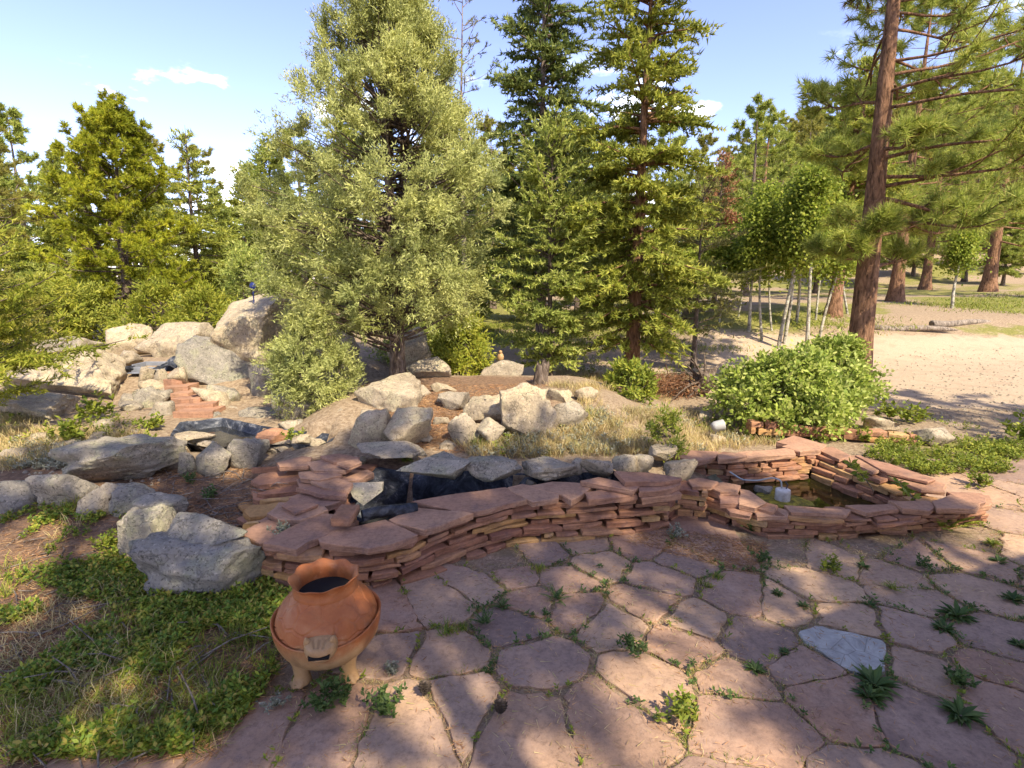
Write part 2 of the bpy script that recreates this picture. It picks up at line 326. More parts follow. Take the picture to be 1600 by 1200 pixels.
def slab(name, poly, z0, z1, mat, parent, r, **k):
    me, loc = slab_mesh(name, poly, z0, z1, mat, r, **k); o = link(name, me, parent)
    pl = parent.location if parent else (0, 0, 0)
    o.location = (loc[0] - pl[0], loc[1] - pl[1], loc[2] - pl[2]); return o

# ------------------------------------------------------------------ flagstone patio
r = np.random.default_rng(21)
seeds = [(690,944),(603,966),(701,1024),(829,939),(842,1040),(717,1094),(795,976),(852,865),(788,878),(802,902),(880,905),(896,950),(751,919),(525,1115),(414,1067),(400,1115),(596,1017),
 (1010,946),(1030,902),(1064,878),(1158,929),(1064,1007),(1081,973),(962,976),(1185,1007),(1013,1067),(1148,1067),(942,1115),(1259,1050),(996,855),(935,880),(1222,862),(912,853),(1165,1118),
 (1330,1015),(1323,966),(1431,990),(1424,932),(1279,919),(1222,943),(1296,1084),(1448,1051),(1549,1000),(1516,878),(1431,872),(1364,848),(1516,919),(1566,1094),(1397,905),(1296,878),(1420,1110),(1560,1051),(1120,860),(640,1120),(830,1125)]
pts = [onz(*s)[:2] for s in seeds]; nfix = len(pts)
for _ in range(4000):
    q = np.array((r.uniform(-.7, 5.5), r.uniform(1.0, 4.3)))
    if inpoly(q[0], q[1], PATIO) and min(np.linalg.norm(q - p) for p in pts) > .36: pts.append(q)
pts = np.array(pts)
pv = np.array(roughen(PATIO, .15, .02, r)); cen = pv.mean(0)
b = MB('joint_soil'); co = b.coord(); f = b.noise(co, 45, 8, .75); g = b.noise(co, 5, 5)
c = b.ramp(f, [(.3, (.17, .115, .075)), (.5, (.3, .205, .13)), (.7, (.46, .34, .23))]); c = b.mix(b.rng(g, .45, .62, 0, .6), c, (.2, .15, .075))
M['joint'] = b.fin(c, b.bump(f, .8, .02), .97)
patio = tag(link('flagstone_patio', pymesh('patio_bed', [(x, y, -.004) for x, y in pv], [tuple(range(len(pv)))], M['joint'])), kind='structure')
b = MB('flagstone'); co = b.coord(); wc = b.n('ShaderNodeNewGeometry').outputs['Position']; oi = b.n('ShaderNodeObjectInfo').outputs['Random']
base = b.ramp(oi, [(0, (.27, .165, .11)), (.17, (.4, .27, .17)), (.33, (.24, .165, .125)), (.5, (.37, .215, .13)), (.67, (.31, .215, .155)), (.83, (.44, .3, .185)), (1, (.29, .175, .115))])
c = b.mix(.8, base, b.ramp(b.noise(co, 4, 8, .65, .4), [(.3, (.68, .66, .7)), (.7, (1.25, 1.2, 1.12))]), 'MULTIPLY')
c = b.mix(b.rng(b.noise(wc, 2.3, 8, .7), .5, .66, 0, .7), c, (.4, .27, .19))
c = b.mix(b.rng(b.noise(co, 7, 9, .75, .8), .6, .74, 0, .7), c, (.16, .12, .115))
sc = b.noise(wc, 120, 3, .7); c = b.mix(b.rng(sc, .62, .76, 0, .4), c, (.42, .33, .25)); c = b.mix(.75, c, b.ramp(b.noise(wc, 42, 7, .8), [(.3, (.5, .48, .48)), (.5, (1, 1, 1)), (.7, (1.28, 1.24, 1.18))]), 'MULTIPLY')
M['flag'] = b.fin(c, b.bump(sc, .25, .004, b.bump(b.noise(co, 14, 9, .7), .4, .01)), .88)
b = MB('grey_flagstone'); co = b.coord(); f = b.noise(co, 9, 10, .75, .6)
vor = b.n('ShaderNodeTexVoronoi', feature='DISTANCE_TO_EDGE', _Scale=7.); b.l(co, vor.inputs['Vector'])
c = b.ramp(f, [(.3, (.2, .19, .17)), (.5, (.36, .34, .29)), (.7, (.5, .47, .4))]); c = b.mix(b.rng(vor.outputs['Distance'], .0, .018, .6, 0), c, (.12, .1, .08))
M['flag_grey'] = b.fin(c, b.bump(f, .5, .012), .9)
def cell(i):
    p = pts[i]; poly = [p + np.array(q) * .6 for q in ((-1, -1), (1, -1), (1, 1), (-1, 1))]
    for j in np.argsort(np.linalg.norm(pts - p, axis=1))[1:14]:
        q = pts[j]; m = (p + q) / 2; n = (q - p) / np.linalg.norm(q - p); m = m - n * .0; out = []
        for k in range(len(poly)):
            a, c = poly[k], poly[(k + 1) % len(poly)]; da, dc = np.dot(a - m, n), np.dot(c - m, n)
            if da <= 0: out.append(a)
            if (da < 0) != (dc < 0): out.append(a + (c - a) * da / (da - dc))
        poly = out
        if len(poly) < 3: return None
    return np.array(poly)
JOINT = []
for i in range(len(pts)):
    p = cell(i)
    if p is None: continue
    c = p.mean(0); JOINT.append((c, p))
    gap = r.uniform(.002, .015); d = p - c; ln = np.linalg.norm(d, axis=1, keepdims=True)
    q = c + d * np.maximum(.3, (ln - gap * 1.5) / ln)
    # round the corners a little
    q2 = []
    for k in range(len(q)):
        a, m, e = q[k - 1], q[k], q[(k + 1) % len(q)]; t1 = min(.25, .013 / max(np.linalg.norm(a - m), .02)); t2 = min(.25, .013 / max(np.linalg.norm(e - m), .02))
        q2 += [m + (a - m) * t1, m + (e - m) * t2]
    q = roughen(q2, .045, .007, r)
    if not inpoly(q[:, 0], q[:, 1], PATIO).mean() > .3: continue
    keep = ~(inpoly(q[:, 0], q[:, 1], POOL)); 
    if not keep.all(): continue
    z = r.uniform(.003, .011)
    o = slab('flagstone', q, -.03, z, M['flag_grey'] if i == 34 else M['flag'], patio, r, ch=.0035, tilt=(r.normal() * .006, r.normal() * .006))
    if i == 34: o['label'] = 'pale grey cracked flagstone'

# ------------------------------------------------------------------ dry-stacked sandstone walls
def resample(P, n):
    P = np.asarray(P, float); d = np.concatenate([[0], np.cumsum(np.linalg.norm(np.diff(P[:, :2], axis=0), axis=1))]); t = np.linspace(0, d[-1], n)
    return np.column_stack([np.interp(t, d, P[:, k]) for k in range(P.shape[1])]), d[-1]
def stack(parent, bot, top, zb, zt, courses, r, depth=.17, mat='red', inward=1, lmin=.11, lmax=.4, jit=.014):
    """courses of split stones between a foot line and a top line (plan polylines); inward = side the stones extend to"""
    n = 200; B, lb = resample(bot, n); T, lt = resample(top, n); Ln = (lb + lt) / 2
    hs = r.uniform(.75, 1.3, courses); hs = hs / hs.sum(); zc = np.concatenate([[0], np.cumsum(hs)])
    zb = np.broadcast_to(np.interp(np.linspace(0, 1, n), np.linspace(0, 1, len(np.atleast_1d(zb))), np.atleast_1d(zb)), n); zt = np.interp(np.linspace(0, 1, n), np.linspace(0, 1, len(np.atleast_1d(zt))), np.atleast_1d(zt))
    for k in range(courses):
        s = -r.uniform(0, .1)
        while s < Ln:
            l = r.uniform(lmin, lmax) * (1.0 if r.random() < .8 else .5); s1 = min(s + l, Ln + .03); g = r.uniform(.003, .012)
            a, c = max(0, s + g), s1 - g; s = s1
            if c - a < .05: continue
            tt = (zc[k] + zc[k + 1]) / 2; P = B[:, :2] * (1 - tt) + T[:, :2] * tt
            ia, ic = a / Ln * (n - 1), min(c / Ln, 1) * (n - 1)
            f = lambda q: np.array([np.interp(q, np.arange(n), P[:, 0]), np.interp(q, np.arange(n), P[:, 1])])
            A, C, Mid = f(ia), f(ic), f((ia + ic) / 2); t = (C - A) / np.linalg.norm(C - A); nn = np.array((-t[1], t[0])) * inward
            off = r.normal() * jit; skew = r.normal() * .05; A2 = A + nn * (off + skew * .1); C2 = C + nn * (off - skew * .1); M2 = Mid + nn * (off - r.uniform(0, .012))
            dp = depth * r.uniform(.8, 1.2)
            poly = [A2, M2, C2, C2 + nn * dp * r.uniform(.7, 1) - t * r.uniform(0, .04), (A2 + C2) / 2 + nn * dp, A2 + nn * dp * r.uniform(.7, 1) + t * r.uniform(0, .04)]
            poly = roughen(poly, .06, .007, r)
            im = int((ia + ic) / 2); z0 = zb[im] + (zt[im] - zb[im]) * zc[k]; z1 = zb[im] + (zt[im] - zb[im]) * zc[k + 1]; h = z1 - z0
            if r.random() < .18 and h > .05:          # a thick place filled by two thin stones
                zm = z0 + h * r.uniform(.4, .6); slab('sandstone', poly, z0 - .002, zm - .002, M[mat], parent, r, tilt=tuple(r.normal(size=2) * .02)); poly = poly + nn * r.normal() * .012; z0 = zm
            slab('sandstone', poly, z0 + r.uniform(-.004, .002), z1 - r.uniform(.001, .007), M[mat], parent, r, tilt=tuple(r.normal(size=2) * .025))
def caps(parent, items, r, th=(.036, .055)):
    for it in items:
        P, z = it[0], it[1]; t = (it[2] if len(it) > 2 else r.uniform(*th)) * .8
        poly = roughen(pz(P, z), .08, .006, r)
        o = slab('cap_slab', poly, z - t, z, M['slab'], parent, r, ch=.003, tilt=tuple(r.normal(size=2) * .01))
r = np.random.default_rng(4)
Pw = tag(empty('pond_wall', onz(700, 870)), 'long curved dry-stacked red sandstone wall of the black-lined pond, in the centre', 'stone wall', kind='thing')
foot = [onz(*p)[:2] for p in [(400, 905), (470, 925), (570, 925), (640, 905), (715, 880), (790, 852), (870, 846), (985, 836), (1045, 826)]]
head = pz([(412, 860), (465, 866), (560, 862), (640, 853), (668, 833), (745, 806), (834, 789), (890, 786), (1000, 778), (1046, 776)], .22)
head = [np.array(h) + (0, .015) for h in head]
stack(Pw, foot, head, -.01, [.21, .215, .22, .22, .22], 7, r, depth=.16, jit=.018)
stack(Pw, [onz(*p)[:2] for p in [(1036, 824), (1058, 806), (1100, 812)]], pz([(1040, 776), (1062, 768), (1104, 776)], .2), -.02, .22, 6, r, depth=.3, lmin=.1, lmax=.25)
# the hidden core of the wall and its pond side
stack(Pw, [np.array(h) + (-.02, .2) for h in head], [np.array(h) + (0, .22) for h in head], -.05, .2, 3, r, depth=.12, lmin=.25, lmax=.5)
C1 = [([(642,783),(700,773),(790,761),(827,779),(745,799),(718,800)], .262, .045), ([(607,811),(650,793),(740,802),(663,828)], .26, .05),
 ([(496,839),(530,826),(602,812),(653,836),(613,850),(575,856),(500,846)], .25, .05), ([(411,850),(440,830),(500,802),(545,806),(561,813),(510,836),(480,847),(462,859)], .252, .05),
 ([(374,832),(418,812),(450,815),(425,846),(405,849)], .23, .045), ([(792,762),(816,756),(875,769),(873,777),(832,784)], .265, .045),
 ([(820,759),(862,752),(932,756),(914,769),(893,782),(878,772)], .268, .05), ([(915,770),(962,757),(996,765),(996,773),(920,781)], .27, .05),
 ([(906,751),(935,745),(1000,758),(990,767),(950,760)], .305, .04), ([(960,736),(1012,738),(1064,746),(1040,752),(976,754)], .335, .04), ([(998,757),(1060,748),(1066,757),(1050,764),(1000,768)], .3, .045),
 ([(1000,769),(1056,762),(1066,772),(1004,779)], .262, .05)]
caps(Pw, C1, r)
# side arm running back along the pond's left end
Pa = tag(empty('pond_wall', onz(470, 790, .1)), 'low arm of loose red slabs stepping back along the pond\'s left end', 'stone wall', kind='thing')
C2 = [([(402,815),(428,800),(452,803),(512,812),(470,822),(430,826)], .2, .05), ([(418,801),(436,783),(506,790),(513,797),(470,813),(440,812)], .26, .055), ([(439,789),(456,778),(498,788),(462,801)], .285, .025),
 ([(450,777),(480,765),(538,768),(542,780),(510,790),(470,784)], .235, .05), ([(462,762),(505,757),(545,763),(540,775),(500,772)], .275, .04),
 ([(463,748),(500,742),(530,748),(500,760),(470,762)], .26, .045), ([(485,752),(525,745),(552,754),(545,766),(505,762)], .29, .035),
 ([(466,737),(510,733),(535,741),(500,750),(468,747)], .3, .04), ([(503,741),(545,735),(556,741),(548,750),(510,751)], .27, .045),
 ([(432,722),(472,712),(488,714),(482,727),(436,729)], .315, .045), ([(478,722),(520,716),(560,724),(540,735),(490,735)], .32, .04), ([(500,712),(530,708),(562,714),(556,724),(520,722)], .345, .035),
 ([(536,742),(575,733),(584,738),(560,750),(538,752)], .27, .06), ([(526,722),(556,716),(565,722),(545,730)], .36, .03)]
caps(Pa, C2, r)
stack(Pa, pz([(452, 832), (462, 800), (466, 775), (470, 750)], .12), pz([(458, 826), (470, 792), (474, 768), (476, 742)], .16), [.0, .08, .12], [.2, .2, .26], 3, r, depth=.3)
stack(Pa, pz([(560, 826), (545, 790), (552, 762), (590, 742)], .1), pz([(556, 820), (542, 784), (548, 758), (590, 736)], .18), -.05, [.2, .2, .24], 4, r, depth=.14, inward=1)

# raised pool on the right: three walls, one thing
Pp = tag(empty('pool_wall', onz(1270, 830)), 'angular raised pool ring of stacked red sandstone, on the right', 'stone wall', kind='thing')
stack(Pp, [onz(*p)[:2] for p in [(1058, 800), (1095, 806), (1150, 824), (1195, 842), (1290, 839), (1400, 828), (1540, 815)]], pz([(1066, 772), (1100, 772), (1150, 792), (1190, 806), (1290, 812), (1400, 810), (1545, 795)], .15), -.01, [.2, .17, .14, .14, .13], 5, r, depth=.17, jit=.018)
stack(Pp, pz([(1060, 742), (1130, 752), (1262, 744)], .06), pz([(1050, 718), (1150, 718), (1275, 708)], .21), .03, .2, 5, r, depth=.2, lmin=.1, lmax=.3)
stack(Pp, pz([(1262, 742), (1340, 772), (1440, 808)], .06), pz([(1268, 710), (1370, 748), (1470, 795)], .17), .02, [.2, .17, .13], 4, r, depth=.22, lmin=.12, lmax=.35)
stack(Pp, pz([(1145, 800), (1200, 812), (1300, 815), (1420, 812)], .1), pz([(1145, 796), (1200, 808), (1300, 811), (1420, 808)], .1), -.1, .12, 3, r, depth=.1)
caps(Pp, [([(1052,712),(1080,703),(1122,705),(1118,714),(1090,720)], .235), ([(1120,709),(1165,706),(1168,713),(1122,718)], .24), ([(1153,705),(1240,700),(1243,710),(1165,714)], .235), ([(1222,698),(1262,686),(1292,694),(1280,703),(1250,706)], .24),
 ([(1275,700),(1300,697),(1330,712),(1312,718)], .22, .03), ([(1305,712),(1345,711),(1385,732),(1365,738)], .21, .03), ([(1335,712),(1390,724),(1462,748),(1450,752),(1385,738)], .22, .025), ([(1372,738),(1420,738),(1478,756),(1478,768),(1440,764)], .19, .035), ([(1478,768),(1535,770),(1540,784),(1520,790)], .17, .045),
 ([(1456,782),(1484,772),(1530,788),(1525,796),(1465,794)], .19, .045), ([(1388,782),(1450,782),(1462,790),(1452,797),(1410,795)], .18, .045), ([(1320,790),(1395,786),(1404,795),(1355,802)], .172, .04), ([(1224,789),(1330,796),(1322,805),(1235,800)], .17, .035),
 ([(1176,794),(1205,789),(1236,798),(1230,808),(1180,806)], .155, .04), ([(1155,763),(1170,766),(1196,784),(1180,793),(1156,788)], .19, .045), ([(1122,772),(1148,764),(1158,776),(1156,787),(1124,786)], .185, .045), ([(1098,757),(1130,753),(1156,758),(1152,768),(1126,768)], .215, .035), ([(1076,750),(1092,746),(1122,752),(1112,760),(1082,760)], .24, .035),
 ([(1130,788),(1155,786),(1180,796),(1172,806),(1140,800)], .15, .04), ([(1500,768),(1545,774),(1552,786),(1530,792)], .13, .05)], r)
Pk = tag(empty('garden_edging', onz(1290, 690, .05)), 'low red sandstone edging in front of the leafy bush', 'edging')
stack(Pk, [hit(*p)[:2] for p in [(1172, 690), (1250, 690), (1330, 692), (1432, 697)]], [hit(*p)[:2] for p in [(1172, 688), (1250, 688), (1330, 690), (1432, 695)]], [.08, .03, .0], [.2, .14, .1], 2, r, depth=.14, lmin=.12, lmax=.4)
Pf = tag(empty('stepping_slab', onz(1240, 682, .12)), 'flat red slab lying on the dry ground behind the pool', 'stone slab')
slab('slab_stone', roughen(pz([(1212, 690), (1240, 680), (1275, 690), (1240, 697)], .16), .1, .008, r), .1, .16, M['slab'], Pf, r)

# ------------------------------------------------------------------ pond linings and water
def liner(name, poly, levels, mat, r, amp=.02):
    p = np.asarray(poly, float)
    if arear(p) < 0: p = p[::-1]
    p = roughen(p, .06, .0, r); n = len(p); c = p.mean(0); V = []; 
    for z, ins in levels:
        d = c - p; ln = np.linalg.norm(d, axis=1, keepdims=True); q = p + d / ln * np.minimum(ins, ln * .8)
        nn = fbm(np.column_stack([q * 7, np.full(n, z * 9)]), 6, 3)
        V.append(np.column_stack([q + d / ln * nn[:, None] * amp, z + nn * amp * .6]))
    k = len(levels); V = np.concatenate(V); F = []
    for a in range(k - 1):
        for j in range(n): F.append((a * n + j, a * n + (j + 1) % n, (a + 1) * n + (j + 1) % n, (a + 1) * n + j))
    F.append(tuple(range((k - 1) * n, k * n)))
    return pymesh(name, V, F, mat, True)
b = MB('black_liner'); co = b.coord(); f = b.noise(co, 6, 10, .75, 1.); c = b.ramp(f, [(.42, (.012, .013, .016)), (.55, (.05, .055, .065)), (.66, (.3, .29, .27))])
M['liner'] = b.fin(c, b.bump(b.noise(co, 9, 5, .6, 1.5), .7, .03), .42)
b = MB('pool_concrete'); co = b.coord(); f = b.noise(co, 8, 9, .7); M['poolside'] = b.fin(b.ramp(f, [(.3, (.03, .035, .02)), (.5, (.1, .1, .06)), (.7, (.22, .2, .13))]), b.bump(f, .5, .02), .7)
tag(link('pond_liner', liner('pond_liner', POND, [(.215, -.05), (.19, -.01), (.1, .03), (-.05, .08), (-.16, .14), (-.2, .3)], M['liner'], r)), 'crumpled black plastic lining of the curved pond', 'pond liner')
tag(link('pool_basin', liner('pool_basin', POOL, [(.1, -.03), (.05, .02), (-.1, .06), (-.22, .15)], M['poolside'], r, .008)), 'algae-stained basin of the angular pool holding the pump', 'pool basin')
tag(link('stream_liner', liner('stream_liner', STREAM, [(.235, -.05), (.21, .0), (.16, .06), (.12, .15)], M['liner'], r, .03)), 'black plastic lining of the stream bed below the waterfall', 'pond liner')
def water(name, poly, z, col, ins, rough=.04, dens=None):
    p = np.asarray(poly, float); c = p.mean(0); d = c - p; q = p + d / np.linalg.norm(d, axis=1, keepdims=True) * ins
    if arear(q) < 0: q = q[::-1]
    b = MB(name); co = b.coord(); b.fin(col, b.bump(b.noise(co, 7, 3), .06, .01), rough); b.b.inputs['Transmission Weight'].default_value = .82; b.b.inputs['IOR'].default_value = 1.33; b.b.inputs['Specular IOR Level'].default_value = .5
    return tag(link(name, pymesh(name, [(x, y, z) for x, y in q], [tuple(range(len(q)))], b.m)), kind='structure')
water('pool_water', POOL, .02, (.1, .085, .02), .03)
water('pond_water', POND, -.12, (.1, .1, .09), .1)
water('stream_water', STREAM, .165, (.12, .12, .11), .06)
# sunlit algae mat under the pump
ap = roughen(pz([(1172, 782), (1190, 770), (1215, 764), (1232, 776), (1262, 786), (1275, 796), (1230, 798), (1195, 797)], .0), .03, .006, r)
b = MB('algae'); co = b.coord(); f = b.noise(co, 20, 8, .7); M['algae'] = b.fin(b.ramp(f, [(.38, (.05, .05, .01)), (.54, (.26, .21, .015)), (.7, (.48, .4, .05))]), b.bump(f, .6, .02), .6)
o = slab('algae_mat', ap, -.06, .026, M['algae'], None, r, dip=.004); tag(o, 'yellow algae mat floating round the white pump', 'algae')
# ------------------------------------------------------------------ boulders
def ico(n):
    bm = bmesh.new(); bmesh.ops.create_icosphere(bm, subdivisions=n, radius=1); V = np.array([v.co[:] for v in bm.verts]); F = np.array([[v.index for v in f.verts] for f in bm.faces]); bm.free(); return V, F
ICO = {k: ico(k) for k in (3, 4, 5)}
def boulder_mesh(name, sx, sy, sz, seed, mat, cuts=9, lv=4, rough=.09, square=.12, layers=0.):
    V, F = ICO[lv]; r = np.random.default_rng(seed); U = V.copy()
    if square: U = np.sign(U) * np.abs(U) ** (1 - square); U = U / np.max(np.abs(U), axis=1, keepdims=True) ** .5
    rad = np.ones(len(U))
    P = U * (1 + .3 * fbm(U * 1.1 + seed, seed, 3))[:, None]
    for _ in range(cuts):                              # split faces
        n = nrm(r.normal(size=3) * [1, 1, .75]); d = r.uniform(.52, .82); e = P @ n - d; P = P - np.where(e > 0, e * .96, 0)[:, None] * n
    P = P * (1 + rough * .6 * fbm(P * 2.7, seed + 5, 3) + rough * .36 * fbm(P * 8, seed + 9, 3) + rough * .1 * fbm(P * 24, seed + 4, 2))[:, None]
    if layers: P = P * (1 + layers * np.abs(vnoise(np.column_stack([P[:, 0] * 1.2, P[:, 1] * 1.2, (P[:, 2] + P[:, 0] * .4) * 7]), seed)))[:, None]
    lo, hi = P.min(0), P.max(0); P = (P - (lo + hi) / 2) / ((hi - lo) / 2)
    return npmesh(name, P * [sx, sy, sz], F, mat, True)
def boulder(bb, label, seed, mat='granite', Y=None, deep=.8, sink=.25, cuts=10, tilt=0, group=None, name='boulder', **k):
    x0, y0, x1, y1 = bb; xc = (x0 + x1) / 2
    if Y is None: f = hit(xc, y1 - 1); zb = f[2]; Yf = f[1]
    else: Yf = Y; zb = ony(xc, y1, Y)[2]
    Yc = Yf
    for _ in range(4):
        a = ony(x0, (y0 + y1) / 2, Yc); c = ony(x1, (y0 + y1) / 2, Yc); hw = (c[0] - a[0]) / 2; Yc = Yf + hw * deep * .75
    top = ony(xc, y0, Yc)[2]; h = max(top - zb, .04); hz = h * (1 + sink) / 2
    big = (x1 - x0)
    me = boulder_mesh(name, hw, hw * deep, hz, seed, M[mat], cuts, 5 if big > 85 else 4 if big > 40 else 3, **k)
    o = link(name, me, None, ((a[0] + c[0]) / 2, Yc, top - hz)); o.rotation_euler = (0, tilt, 0)
    return tag(o, label, 'boulder' if name == 'boulder' else 'rock', group)
